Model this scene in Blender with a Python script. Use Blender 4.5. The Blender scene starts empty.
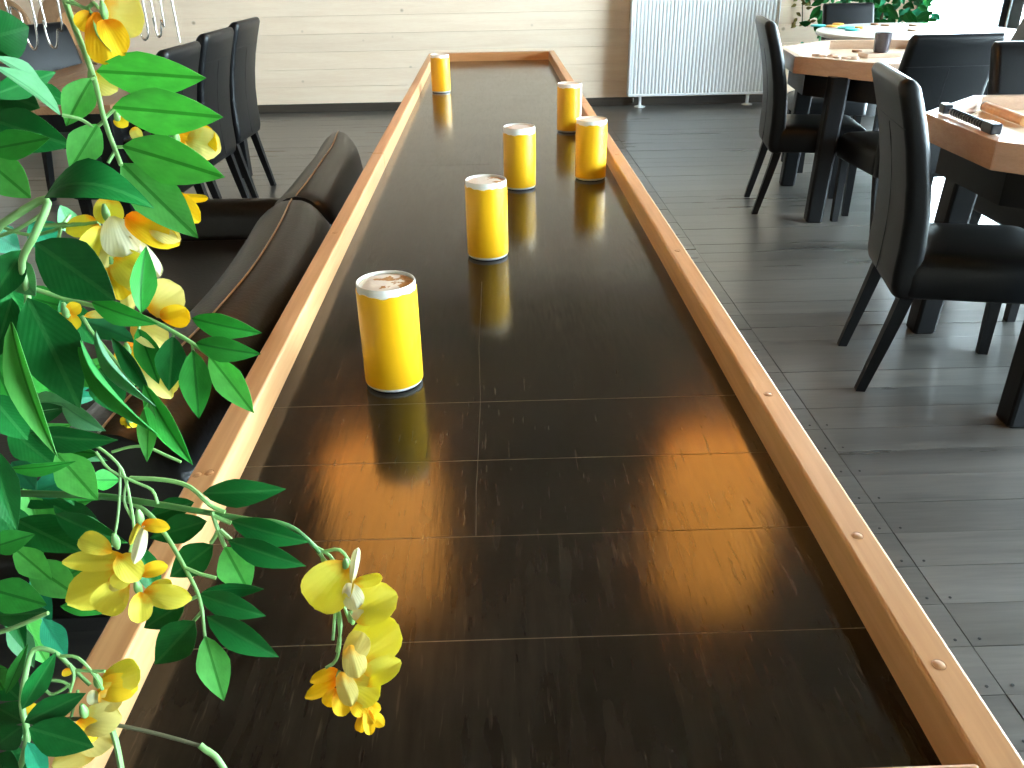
import bpy, bmesh, math, random
from mathutils import Vector, Matrix
random.seed(7)
PI = math.pi
scene = bpy.context.scene
C = scene.collection

# ------------------------------------------------------------------ camera
F_PX, PITCH, ROLL, YAW, CAM_H = 827.8, 0.4833, -0.0188, -0.0175, 1.34
CAM = Vector((0, 0, CAM_H))
_fw = Vector((-math.sin(YAW) * math.cos(PITCH), math.cos(YAW) * math.cos(PITCH), -math.sin(PITCH)))
_r0 = Vector((math.cos(YAW), math.sin(YAW), 0))
_u0 = _r0.cross(_fw)
RT = _r0 * math.cos(ROLL) + _u0 * math.sin(ROLL)
UP = _u0 * math.cos(ROLL) - _r0 * math.sin(ROLL)
FW = _fw
cam_d = bpy.data.cameras.new('camera')
cam_d.sensor_width = 36.0
cam_d.lens = F_PX / 1024 * 36.0
cam_d.clip_start = 0.02
cam = bpy.data.objects.new('camera', cam_d)
C.objects.link(cam)
cam.matrix_world = Matrix(((RT.x, UP.x, -FW.x, 0), (RT.y, UP.y, -FW.y, 0), (RT.z, UP.z, -FW.z, CAM_H), (0, 0, 0, 1)))
scene.camera = cam

# ------------------------------------------------------------------ world, daylight portals, exposure
world = bpy.data.worlds.new('overcast_sky')
scene.world = world
world.use_nodes = True
bg = world.node_tree.nodes['Background']
bg.inputs[0].default_value = (0.77, 0.91, 1.0, 1)
bg.inputs[1].default_value = 6.0
scene.view_settings.view_transform = 'Standard'
scene.view_settings.look = 'None'
scene.view_settings.gamma = 1.0
scene.view_settings.exposure = 3.5
scene.cycles.max_bounces = 8
scene.cycles.diffuse_bounces = 4
scene.cycles.sample_clamp_indirect = 6.0
scene.cycles.caustics_reflective = False
scene.cycles.caustics_refractive = False

RX0, RX1, RY0, RY1, RZ = -4.6, 5.3, -3.2, 8.25, 3.5       # the room
def portal(name, loc, rot, sx, sy):
    l = bpy.data.lights.new(name, 'AREA')
    l.shape = 'RECTANGLE'; l.size = sx; l.size_y = sy
    l.cycles.is_portal = True
    o = bpy.data.objects.new(name, l)
    o.location = loc; o.rotation_euler = rot
    C.objects.link(o)
SIDE_WIN = [(-2.6, 0.7, 2.35), (1.0, 4.1, 2.35), (4.4, 7.1, 3.3)]
for a, b, h in SIDE_WIN:
    portal('daylight_portal', (RX1 + 0.12, (a + b) / 2, (h + 0.1) / 2), (0, PI / 2, 0), h - 0.1, b - a)
portal('daylight_portal', (4.4, RY1 + 0.12, 1.65), (-PI / 2, 0, 0), 0.84, 3.2)
portal('daylight_portal', (5.09, RY1 + 0.12, 1.65), (-PI / 2, 0, 0), 0.36, 3.2)
FRONT_WIN = []
for a, b in FRONT_WIN:
    portal('daylight_portal', ((a + b) / 2, RY0 - 0.12, 1.7), (PI / 2, 0, 0), b - a, 2.0)

# ------------------------------------------------------------------ helpers
def ray(px, py):
    return FW + RT * ((px - 512) / F_PX) - UP * ((py - 384) / F_PX)
def at_z(px, py, z):
    d = ray(px, py); return CAM + d * ((z - CAM_H) / d.z)
def at_y(px, py, y):
    d = ray(px, py); return CAM + d * (y / d.y)
def at_d(px, py, d):
    return CAM + ray(px, py) * d

def obj(name, verts, faces, mat=None, parent=None, smooth=False, loc=None, sharp=None):
    me = bpy.data.meshes.new(name)
    me.from_pydata([tuple(v) for v in verts], [], faces)
    if mat: me.materials.append(mat)
    if smooth:
        me.polygons.foreach_set('use_smooth', [True] * len(me.polygons))
        if sharp: me.set_sharp_from_angle(angle=sharp)
    me.update()
    o = bpy.data.objects.new(name, me)
    C.objects.link(o)
    if parent: o.parent = parent
    if loc: o.location = loc
    return o
def obj_bm(name, bm, mat=None, parent=None, smooth=False, loc=None, sharp=None):
    bmesh.ops.recalc_face_normals(bm, faces=bm.faces[:])
    me = bpy.data.meshes.new(name)
    bm.to_mesh(me); bm.free()
    if mat: me.materials.append(mat)
    if smooth:
        me.polygons.foreach_set('use_smooth', [True] * len(me.polygons))
        if sharp: me.set_sharp_from_angle(angle=sharp)
    o = bpy.data.objects.new(name, me)
    C.objects.link(o)
    if parent: o.parent = parent
    if loc: o.location = loc
    return o
def share(name, src, parent=None, loc=(0, 0, 0), rot=None, scale=None, matrix=None):
    o = bpy.data.objects.new(name, src.data if hasattr(src, 'data') else src)
    C.objects.link(o)
    if parent: o.parent = parent
    if matrix is not None: o.matrix_local = matrix
    else:
        o.location = loc
        if rot: o.rotation_euler = rot
        if scale: o.scale = scale
    return o
def tag(o, label, cat, group=None):
    o['label'] = label; o['category'] = cat
    if group: o['group'] = group
    return o
def thing(name, label, cat, loc=(0, 0, 0), rz=0, group=None):
    o = bpy.data.objects.new(name, None)
    o.empty_display_size = 0.1
    C.objects.link(o); o.location = loc; o.rotation_euler = (0, 0, rz)
    return tag(o, label, cat, group)
def structure(o):
    o['kind'] = 'structure'; return o
def copy_tree(o, parent=None):
    c = o.copy(); C.objects.link(c); c.parent = parent
    for ch in o.children: copy_tree(ch, c)
    return c

def box_bm(x0, x1, y0, y1, z0, z1, bev=0.0, seg=2):
    bm = bmesh.new()
    vs = [bm.verts.new(p) for p in [(x0, y0, z0), (x1, y0, z0), (x1, y1, z0), (x0, y1, z0), (x0, y0, z1), (x1, y0, z1), (x1, y1, z1), (x0, y1, z1)]]
    for f in [(3, 2, 1, 0), (4, 5, 6, 7), (0, 1, 5, 4), (1, 2, 6, 5), (2, 3, 7, 6), (3, 0, 4, 7)]:
        bm.faces.new([vs[i] for i in f])
    if bev > 0:
        bmesh.ops.bevel(bm, geom=bm.edges[:], offset=bev, segments=seg, profile=0.5, affect='EDGES')
    return bm
def box(name, x0, x1, y0, y1, z0, z1, mat, parent=None, bev=0.0, seg=2, loc=None):
    return obj_bm(name, box_bm(x0, x1, y0, y1, z0, z1, bev, seg), mat, parent, smooth=bev > 0.004, loc=loc, sharp=None)
def loft(name, loops, mat, parent=None, smooth=True, cap=True, sharp=None, closed=False, loc=None):
    n = len(loops[0]); vs = []; fs = []
    for L in loops: vs += L
    m = len(loops)
    for i in range(m if closed else m - 1):
        j = (i + 1) % m
        for k in range(n):
            fs.append((i * n + k, i * n + (k + 1) % n, j * n + (k + 1) % n, j * n + k))
    if cap and not closed:
        fs.append(tuple(range(n - 1, -1, -1))); fs.append(tuple((m - 1) * n + k for k in range(n)))
    return obj(name, vs, fs, mat, parent, smooth, loc, sharp)
def frames(pts):
    T = []
    for i in range(len(pts)):
        a = pts[max(0, i - 1)]; b = pts[min(len(pts) - 1, i + 1)]
        T.append((b - a).normalized())
    n = T[0].orthogonal().normalized()
    out = []
    for t in T:
        n = (n - t * n.dot(t))
        if n.length < 1e-6: n = t.orthogonal()
        n.normalize(); out.append((t, n, t.cross(n)))
    return out
def smooth_path(pts, sub=4):
    pts = [Vector(p) for p in pts]
    if len(pts) < 3: return pts
    out = []
    P = [pts[0] * 2 - pts[1]] + pts + [pts[-1] * 2 - pts[-2]]
    for i in range(1, len(P) - 2):
        for k in range(sub):
            t = k / sub
            a, b, c, d = P[i - 1], P[i], P[i + 1], P[i + 2]
            out.append(0.5 * ((2 * b) + (c - a) * t + (2 * a - 5 * b + 4 * c - d) * t * t + (3 * b - a - 3 * c + d) * t ** 3))
    out.append(pts[-1])
    return out
def tube_geo(pts, rad, n=8):
    pts = [Vector(p) for p in pts]; fr = frames(pts); loops = []
    for i, (p, (t, a, b)) in enumerate(zip(pts, fr)):
        r = rad(i / (len(pts) - 1)) if callable(rad) else rad
        loops.append([p + (a * math.cos(2 * PI * k / n) + b * math.sin(2 * PI * k / n)) * r for k in range(n)])
    return loops
def tube(name, pts, rad, mat, parent=None, n=8, sub=4, loc=None):
    return loft(name, tube_geo(smooth_path(pts, sub) if sub else pts, rad, n), mat, parent, loc=loc, sharp=1.0)
def lathe(name, prof, mat, parent=None, n=40, smooth=True, sharp=0.6, loc=None):
    """prof: list of (r, z) from bottom to top; poles closed by r=0"""
    vs = []; fs = []; rings = []
    for r, z in prof:
        if r <= 1e-6: rings.append([len(vs)]); vs.append((0, 0, z))
        else:
            rings.append(list(range(len(vs), len(vs) + n)))
            vs += [(r * math.cos(2 * PI * k / n), r * math.sin(2 * PI * k / n), z) for k in range(n)]
    for a, b in zip(rings, rings[1:]):
        for k in range(n):
            k2 = (k + 1) % n
            if len(a) == 1 and len(b) == 1: continue
            if len(a) == 1: fs.append((a[0], b[k2], b[k]))
            elif len(b) == 1: fs.append((a[k], a[k2], b[0]))
            else: fs.append((a[k], a[k2], b[k2], b[k]))
    return obj(name, vs, fs, mat, parent, smooth, loc, sharp)
def rrect(cx, cy, w, d, r, n=5):
    """rounded rectangle loop in 2D"""
    out = []
    r = min(r, w / 2 - 1e-4, d / 2 - 1e-4)
    for (sx, sy, a0) in ((1, 1, 0), (-1, 1, PI / 2), (-1, -1, PI), (1, -1, 1.5 * PI)):
        for k in range(n):
            a = a0 + PI / 2 * k / (n - 1)
            out.append((cx + sx * (w / 2 - r) + r * math.cos(a), cy + sy * (d / 2 - r) + r * math.sin(a)))
    return out

# ------------------------------------------------------------------ materials
def new_mat(name):
    m = bpy.data.materials.new(name); m.use_nodes = True
    nt = m.node_tree; b = nt.nodes['Principled BSDF']
    return m, nt, b
def N(nt, t, **kw):
    n = nt.nodes.new(t)
    for k, v in kw.items(): setattr(n, k, v)
    return n
def plain(name, col, rough=0.5, spec=0.5, metal=0.0, bump=0.0, bscale=200, var=0.0, vscale=8):
    m, nt, b = new_mat(name)
    b.inputs['Base Color'].default_value = (*col, 1); b.inputs['Roughness'].default_value = rough
    b.inputs['Specular IOR Level'].default_value = spec; b.inputs['Metallic'].default_value = metal
    tc = N(nt, 'ShaderNodeTexCoord')
    if var > 0:
        ns = N(nt, 'ShaderNodeTexNoise'); ns.inputs['Scale'].default_value = vscale; ns.inputs['Detail'].default_value = 4
        nt.links.new(tc.outputs['Object'], ns.inputs['Vector'])
        mx = N(nt, 'ShaderNodeMix', data_type='RGBA')
        mx.inputs[6].default_value = (*[c * (1 - var) for c in col], 1); mx.inputs[7].default_value = (*[min(1, c * (1 + var)) for c in col], 1)
        nt.links.new(ns.outputs['Fac'], mx.inputs[0]); nt.links.new(mx.outputs[2], b.inputs['Base Color'])
    if bump > 0:
        ns = N(nt, 'ShaderNodeTexNoise'); ns.inputs['Scale'].default_value = bscale; ns.inputs['Detail'].default_value = 3
        nt.links.new(tc.outputs['Object'], ns.inputs['Vector'])
        bp = N(nt, 'ShaderNodeBump'); bp.inputs['Strength'].default_value = bump; bp.inputs['Distance'].default_value = 0.002
        nt.links.new(ns.outputs['Fac'], bp.inputs['Height']); nt.links.new(bp.outputs['Normal'], b.inputs['Normal'])
    return m
def wood(name, c1, c2, stretch=(1, 1, 1), scale=6.0, rough=0.45, spec=0.5, bump=0.15, per_object=0.0, knots=None, fine=40.0, rvar=0.0, coat=0.0):
    """grain runs along the axis whose stretch is small"""
    m, nt, b = new_mat(name)
    L = nt.links.new
    tc = N(nt, 'ShaderNodeTexCoord'); geo = N(nt, 'ShaderNodeNewGeometry'); oi = N(nt, 'ShaderNodeObjectInfo')
    off = N(nt, 'ShaderNodeVectorMath', operation='SCALE'); off.inputs[0].default_value = (3.7, 5.1, 1.3)
    mu = N(nt, 'ShaderNodeMath', operation='MULTIPLY'); mu.inputs[1].default_value = 20.0 if per_object else 0.0
    L(oi.outputs['Random'], mu.inputs[0]); L(mu.outputs[0], off.inputs['Scale'])
    ad = N(nt, 'ShaderNodeVectorMath', operation='ADD'); L(geo.outputs['Position'], ad.inputs[0]); L(off.outputs[0], ad.inputs[1])
    mp = N(nt, 'ShaderNodeMapping'); mp.inputs['Scale'].default_value = stretch; L(ad.outputs[0], mp.inputs['Vector'])
    n1 = N(nt, 'ShaderNodeTexNoise'); n1.inputs['Scale'].default_value = scale; n1.inputs['Detail'].default_value = 6; n1.inputs['Distortion'].default_value = 0.6
    n2 = N(nt, 'ShaderNodeTexNoise'); n2.inputs['Scale'].default_value = fine; n2.inputs['Detail'].default_value = 3
    L(mp.outputs[0], n1.inputs['Vector']); L(mp.outputs[0], n2.inputs['Vector'])
    av = N(nt, 'ShaderNodeMix', data_type='FLOAT'); av.inputs[0].default_value = 0.35
    L(n1.outputs['Fac'], av.inputs[2]); L(n2.outputs['Fac'], av.inputs[3])
    rp = N(nt, 'ShaderNodeValToRGB'); rp.color_ramp.elements[0].position = 0.32; rp.color_ramp.elements[1].position = 0.68
    rp.color_ramp.elements[0].color = (*c1, 1); rp.color_ramp.elements[1].color = (*c2, 1)
    L(av.outputs[0], rp.inputs[0]); col = rp.outputs[0]
    if per_object:
        hv = N(nt, 'ShaderNodeHueSaturation')
        mr = N(nt, 'ShaderNodeMapRange'); mr.inputs[3].default_value = 1 - per_object; mr.inputs[4].default_value = 1 + per_object
        L(oi.outputs['Random'], mr.inputs[0]); L(mr.outputs[0], hv.inputs['Value']); L(col, hv.inputs['Color']); col = hv.outputs[0]
    if knots:
        vo = N(nt, 'ShaderNodeTexVoronoi'); vo.inputs['Scale'].default_value = knots[0]
        kp = N(nt, 'ShaderNodeMapping'); kp.inputs['Scale'].default_value = knots[2]; L(ad.outputs[0], kp.inputs['Vector']); L(kp.outputs[0], vo.inputs['Vector'])
        kr = N(nt, 'ShaderNodeValToRGB'); kr.color_ramp.elements[0].position = knots[1] * 0.4; kr.color_ramp.elements[1].position = knots[1]
        kr.color_ramp.elements[0].color = (1, 1, 1, 1); kr.color_ramp.elements[1].color = (0, 0, 0, 1)
        L(vo.outputs['Distance'], kr.inputs[0])
        kf = N(nt, 'ShaderNodeMath', operation='MULTIPLY'); kf.inputs[1].default_value = 0.75; L(kr.outputs[0], kf.inputs[0])
        mx = N(nt, 'ShaderNodeMix', data_type='RGBA'); mx.inputs[7].default_value = (*knots[3], 1)
        L(kf.outputs[0], mx.inputs[0]); L(col, mx.inputs[6]); col = mx.outputs[2]
    L(col, b.inputs['Base Color'])
    b.inputs['Roughness'].default_value = rough; b.inputs['Specular IOR Level'].default_value = spec
    if coat: b.inputs['Coat Weight'].default_value = coat; b.inputs['Coat Roughness'].default_value = 0.2
    if rvar:
        mr = N(nt, 'ShaderNodeMapRange'); mr.inputs[3].default_value = rough - rvar; mr.inputs[4].default_value = rough + rvar
        L(n1.outputs['Fac'], mr.inputs[0]); L(mr.outputs[0], b.inputs['Roughness'])
    if bump:
        bp = N(nt, 'ShaderNodeBump'); bp.inputs['Strength'].default_value = bump; bp.inputs['Distance'].default_value = 0.002
        L(av.outputs[0], bp.inputs['Height']); L(bp.outputs['Normal'], b.inputs['Normal'])
    return m
def leaf_mat(name, top, under, vein, rough=0.4, transl=0.35):
    m, nt, b = new_mat(name); L = nt.links.new
    tc = N(nt, 'ShaderNodeTexCoord'); sp = N(nt, 'ShaderNodeSeparateXYZ'); L(tc.outputs['Object'], sp.inputs[0])
    ab = N(nt, 'ShaderNodeMath', operation='ABSOLUTE'); L(sp.outputs[1], ab.inputs[0])
    ns = N(nt, 'ShaderNodeTexNoise'); ns.inputs['Scale'].default_value = 5; ns.inputs['Detail'].default_value = 5; L(tc.outputs['Object'], ns.inputs['Vector'])
    # side veins: slanted bands
    sl = N(nt, 'ShaderNodeMath', operation='MULTIPLY_ADD'); sl.inputs[1].default_value = -0.9; L(ab.outputs[0], sl.inputs[0]); L(sp.outputs[0], sl.inputs[2])
    sn = N(nt, 'ShaderNodeMath', operation='MULTIPLY'); sn.inputs[1].default_value = 75; L(sl.outputs[0], sn.inputs[0])
    si = N(nt, 'ShaderNodeMath', operation='SINE'); L(sn.outputs[0], si.inputs[0])
    geo = N(nt, 'ShaderNodeNewGeometry'); oi = N(nt, 'ShaderNodeObjectInfo')
    mx = N(nt, 'ShaderNodeMix', data_type='RGBA'); mx.inputs[6].default_value = (*[c * 0.72 for c in top], 1); mx.inputs[7].default_value = (*[c * 1.3 for c in top], 1)
    L(ns.outputs['Fac'], mx.inputs[0])
    ug = N(nt, 'ShaderNodeMath', operation='LESS_THAN'); ug.inputs[1].default_value = 0.0
    nv = N(nt, 'ShaderNodeSeparateXYZ'); L(tc.outputs['Normal'], nv.inputs[0]); L(nv.outputs[2], ug.inputs[0])
    mu = N(nt, 'ShaderNodeMix', data_type='RGBA'); mu.inputs[7].default_value = (*under, 1); L(ug.outputs[0], mu.inputs[0]); L(mx.outputs[2], mu.inputs[6])
    rib = N(nt, 'ShaderNodeMath', operation='LESS_THAN'); rib.inputs[1].default_value = 0.035; L(ab.outputs[0], rib.inputs[0])
    rf = N(nt, 'ShaderNodeMath', operation='MULTIPLY'); rf.inputs[1].default_value = 0.7; L(rib.outputs[0], rf.inputs[0])
    mv = N(nt, 'ShaderNodeMix', data_type='RGBA'); mv.inputs[7].default_value = (*vein, 1); L(rf.outputs[0], mv.inputs[0]); L(mu.outputs[2], mv.inputs[6])
    hs = N(nt, 'ShaderNodeHueSaturation'); mr = N(nt, 'ShaderNodeMapRange'); mr.inputs[3].default_value = 0.8; mr.inputs[4].default_value = 1.22
    L(oi.outputs['Random'], mr.inputs[0]); L(mr.outputs[0], hs.inputs['Value']); L(mv.outputs[2], hs.inputs['Color'])
    L(hs.outputs[0], b.inputs['Base Color'])
    b.inputs['Roughness'].default_value = rough; b.inputs['Specular IOR Level'].default_value = 0.22
    bp = N(nt, 'ShaderNodeBump'); bp.inputs['Strength'].default_value = 0.06; bp.inputs['Distance'].default_value = 0.002
    L(si.outputs[0], bp.inputs['Height']); L(bp.outputs[0], b.inputs['Normal'])
    tr = N(nt, 'ShaderNodeBsdfTranslucent'); L(hs.outputs[0], tr.inputs['Color'])
    ms = N(nt, 'ShaderNodeMixShader'); ms.inputs[0].default_value = transl
    out = nt.nodes['Material Output']
    L(b.outputs[0], ms.inputs[1]); L(tr.outputs[0], ms.inputs[2]); L(ms.outputs[0], out.inputs[0])
    return m
def petal_mat(name, tip, base, pos=0.45):
    m, nt, b = new_mat(name); L = nt.links.new
    tc = N(nt, 'ShaderNodeTexCoord'); sp = N(nt, 'ShaderNodeSeparateXYZ'); L(tc.outputs['Object'], sp.inputs[0])
    ns = N(nt, 'ShaderNodeTexNoise'); ns.inputs['Scale'].default_value = 4; L(tc.outputs['Object'], ns.inputs['Vector'])
    ad = N(nt, 'ShaderNodeMath', operation='MULTIPLY_ADD'); ad.inputs[1].default_value = 0.5; L(ns.outputs['Fac'], ad.inputs[0]); L(sp.outputs[0], ad.inputs[2])
    rp = N(nt, 'ShaderNodeValToRGB'); rp.color_ramp.elements[0].position = 0.3; rp.color_ramp.elements[1].position = 0.3 + pos
    rp.color_ramp.elements[0].color = (*base, 1); rp.color_ramp.elements[1].color = (*tip, 1)
    L(ad.outputs[0], rp.inputs[0]); L(rp.outputs[0], b.inputs['Base Color'])
    b.inputs['Roughness'].default_value = 0.6; b.inputs['Specular IOR Level'].default_value = 0.2
    ya = N(nt, 'ShaderNodeMath', operation='DIVIDE'); L(sp.outputs[1], ya.inputs[0])
    xs = N(nt, 'ShaderNodeMath', operation='ADD'); xs.inputs[1].default_value = 0.3; L(sp.outputs[0], xs.inputs[0]); L(xs.outputs[0], ya.inputs[1])
    sn = N(nt, 'ShaderNodeMath', operation='MULTIPLY'); sn.inputs[1].default_value = 55; L(ya.outputs[0], sn.inputs[0])
    si = N(nt, 'ShaderNodeMath', operation='SINE'); L(sn.outputs[0], si.inputs[0])
    bp = N(nt, 'ShaderNodeBump'); bp.inputs['Strength'].default_value = 0.12; bp.inputs['Distance'].default_value = 0.002
    L(si.outputs[0], bp.inputs['Height']); L(bp.outputs[0], b.inputs['Normal'])
    tr = N(nt, 'ShaderNodeBsdfTranslucent'); L(rp.outputs[0], tr.inputs['Color'])
    ms = N(nt, 'ShaderNodeMixShader'); ms.inputs[0].default_value = 0.45
    L(b.outputs[0], ms.inputs[1]); L(tr.outputs[0], ms.inputs[2]); L(ms.outputs[0], nt.nodes['Material Output'].inputs[0])
    return m
def glass_mat(name):
    m, nt, b = new_mat(name); L = nt.links.new
    t = N(nt, 'ShaderNodeBsdfTransparent'); t.inputs[0].default_value = (0.93, 0.97, 0.98, 1)
    g = N(nt, 'ShaderNodeBsdfGlossy'); g.inputs['Roughness'].default_value = 0.02
    fr = N(nt, 'ShaderNodeFresnel'); fr.inputs[0].default_value = 1.45
    ms = N(nt, 'ShaderNodeMixShader'); L(fr.outputs[0], ms.inputs[0]); L(t.outputs[0], ms.inputs[1]); L(g.outputs[0], ms.inputs[2])
    L(ms.outputs[0], nt.nodes['Material Output'].inputs[0])
    return m
def emit(name, col, s):
    m, nt, b = new_mat(name)
    b.inputs['Base Color'].default_value = (*col, 1)
    b.inputs['Emission Color'].default_value = (*col, 1); b.inputs['Emission Strength'].default_value = s
    return m

M = {}
M['floor'] = wood('stained_floor', (0.048, 0.045, 0.040), (0.105, 0.098, 0.087), (0.22, 3.0, 1), 5.0, 0.30, 0.8, 0.12, per_object=0.16, rvar=0.07)
M['floor_gap'] = plain('floor_joint', (0.008, 0.008, 0.008), 0.9)
M['wall'] = wood('pale_spruce', (0.80, 0.62, 0.455), (0.89, 0.735, 0.57), (0.35, 1, 5.0), 4.0, 0.6, 0.3, 0.1, per_object=0.04, knots=(1.0, 0.10, (4.6, 1, 5.0), (0.36, 0.25, 0.15)))
M['wall_gap'] = plain('wall_groove', (0.62, 0.50, 0.37), 0.8)
M['ceiling'] = wood('ceiling_board', (0.17, 0.125, 0.08), (0.24, 0.18, 0.12), (1, 0.2, 1), 6.0, 0.6, 0.3, 0.1)
M['plaster'] = plain('warm_plaster', (0.55, 0.48, 0.40), 0.8, 0.2, var=0.05)
M['dark_trim'] = wood('dark_trim', (0.035, 0.027, 0.02), (0.07, 0.055, 0.04), (0.2, 1, 4), 6, 0.5)
M['board'] = None
M['rail'] = wood('oiled_larch', (0.50, 0.245, 0.095), (0.68, 0.385, 0.18), (14, 0.7, 14), 3.0, 0.38, 0.5, 0.08, per_object=0.05, fine=14)
M['rail_x'] = wood('oiled_larch_cross', (0.50, 0.245, 0.095), (0.68, 0.385, 0.18), (0.7, 14, 14), 3.0, 0.38, 0.5, 0.08, per_object=0.05, fine=14)
M['plug'] = wood('dowel_end', (0.44, 0.21, 0.08), (0.60, 0.33, 0.15), (60, 60, 4), 3.0, 0.45)
M['dust'] = plain('joint_dust', (0.16, 0.125, 0.085), 0.9, 0.1, var=0.6, vscale=30)
M['black_wood'] = wood('black_stained_wood', (0.0022, 0.0023, 0.0026), (0.005, 0.005, 0.0056), (6, 6, 0.6), 6, 0.48, 0.25, 0.1)
M['leather'] = plain('black_leather', (0.0022, 0.0028, 0.0036), 0.36, 0.30, bump=0.25, bscale=260)
M['brown_leather'] = plain('dark_brown_leather', (0.0042, 0.0028, 0.0022), 0.34, 0.40, bump=0.3, bscale=120)
M['piping'] = plain('pale_stitching', (0.60, 0.55, 0.48), 0.6)
M['seam'] = plain('leather_seam', (0.003, 0.0036, 0.005), 0.5)
M['white_metal'] = plain('white_enamel', (0.78, 0.80, 0.80), 0.35, 0.5)
M['steel'] = plain('steel_wire', (0.42, 0.40, 0.37), 0.25, 0.5, metal=1.0)
M['table_wood'] = wood('beech_table', (0.52, 0.37, 0.28), (0.65, 0.49, 0.385), (2, 2, 8), 5, 0.25, 0.5, 0.05, per_object=0.06)
M['table_top'] = wood('pale_maple', (0.68, 0.56, 0.40), (0.78, 0.68, 0.52), (1.0, 8, 8), 4, 0.2, 0.6, 0.03)
M['white_top'] = plain('white_laminate', (0.74, 0.74, 0.72), 0.25, 0.5)
M['glass'] = glass_mat('window_glass')
M['frame'] = plain('dark_window_frame', (0.02, 0.03, 0.032), 0.4)
M['frame_light'] = plain('pale_window_frame', (0.62, 0.62, 0.6), 0.4)
M['bounce_ground'] = plain('pale_bounce_ground', (0.62, 0.62, 0.6), 0.9, 0.1, var=0.1)  # unseen ground outside, added pale to bounce daylight up
M['yellow'] = plain('yellow_wrap', (0.84, 0.44, 0.008), 0.30, 0.5, var=0.05, vscale=20)
M['can_white'] = plain('white_plastic', (0.78, 0.76, 0.70), 0.35, 0.5)
M['felt'] = plain('dark_felt', (0.02, 0.025, 0.03), 0.8)
M['pot'] = plain('grey_planter', (0.10, 0.10, 0.10), 0.6, var=0.2)
M['soil'] = plain('potting_soil', (0.03, 0.02, 0.012), 0.95, bump=1.0, bscale=60)
M['leaf_dark'] = leaf_mat('leaf_dark_green', (0.009, 0.155, 0.026), (0.03, 0.24, 0.06), (0.035, 0.22, 0.05), 0.45, 0.25)
M['leaf_mid'] = leaf_mat('leaf_mid_green', (0.040, 0.34, 0.045), (0.08, 0.42, 0.11), (0.010, 0.15, 0.014), 0.45, 0.35)
M['leaf_light'] = leaf_mat('leaf_backlit_green', (0.15, 0.56, 0.12), (0.20, 0.56, 0.18), (0.04, 0.27, 0.03), 0.5, 0.5)  # lighter green paints in the light on leaves lit from behind
M['leaf_pale'] = leaf_mat('leaf_grey_green', (0.16, 0.44, 0.20), (0.22, 0.50, 0.28), (0.10, 0.30, 0.13), 0.5, 0.35)
M['leaf_teal'] = leaf_mat('leaf_blue_green', (0.025, 0.27, 0.13), (0.06, 0.34, 0.2), (0.02, 0.2, 0.1), 0.4, 0.3)
M['stem'] = plain('pale_green_stem', (0.22, 0.44, 0.14), 0.5, var=0.25, vscale=40)
M['stem_dark'] = plain('dark_green_stem', (0.05, 0.17, 0.04), 0.5, var=0.3, vscale=40)
M['twig'] = plain('brown_twig', (0.10, 0.10, 0.05), 0.6, var=0.3, vscale=40)
M['trunk'] = plain('brown_trunk', (0.11, 0.07, 0.035), 0.8, bump=0.8, bscale=60)
M['petal_y'] = petal_mat('petal_yellow', (0.95, 0.70, 0.03), (0.95, 0.38, 0.008))
M['petal_p'] = petal_mat('petal_pale', (0.86, 0.76, 0.26), (0.88, 0.50, 0.03), 0.35)
M['petal_g'] = petal_mat('petal_lime', (0.88, 0.80, 0.11), (0.92, 0.50, 0.015), 0.3)
M['petal_w'] = petal_mat('petal_cream', (0.86, 0.84, 0.60), (0.88, 0.78, 0.40), 0.3)
M['lamp'] = emit('lit_amber_shade', (1.0, 0.41, 0.075), 0.80)
M['black_metal'] = plain('black_metal', (0.02, 0.02, 0.02), 0.4)
M['cup'] = plain('black_glaze', (0.03, 0.02, 0.03), 0.25)
M['teal_card'] = plain('teal_disc', (0.05, 0.50, 0.48), 0.4)
M['orange_card'] = plain('amber_disc', (0.70, 0.35, 0.06), 0.4)
M['bead'] = plain('blue_black_bead', (0.012, 0.022, 0.035), 0.3)
M['cloth'] = plain('grey_cloth', (0.33, 0.35, 0.37), 0.9, 0.1, var=0.15)
M['dry'] = leaf_mat('dried_leaf', (0.16, 0.13, 0.03), (0.2, 0.16, 0.05), (0.1, 0.07, 0.02), 0.6, 0.2)
M['brown_top'] = wood('brown_table_plank', (0.22, 0.11, 0.05), (0.36, 0.20, 0.10), (6, 0.6, 6), 4, 0.35, 0.5, 0.1, per_object=0.1)
M['brown_disc'] = wood('brown_round_board', (0.20, 0.10, 0.045), (0.30, 0.17, 0.085), (4, 4, 4), 4, 0.5)

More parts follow.
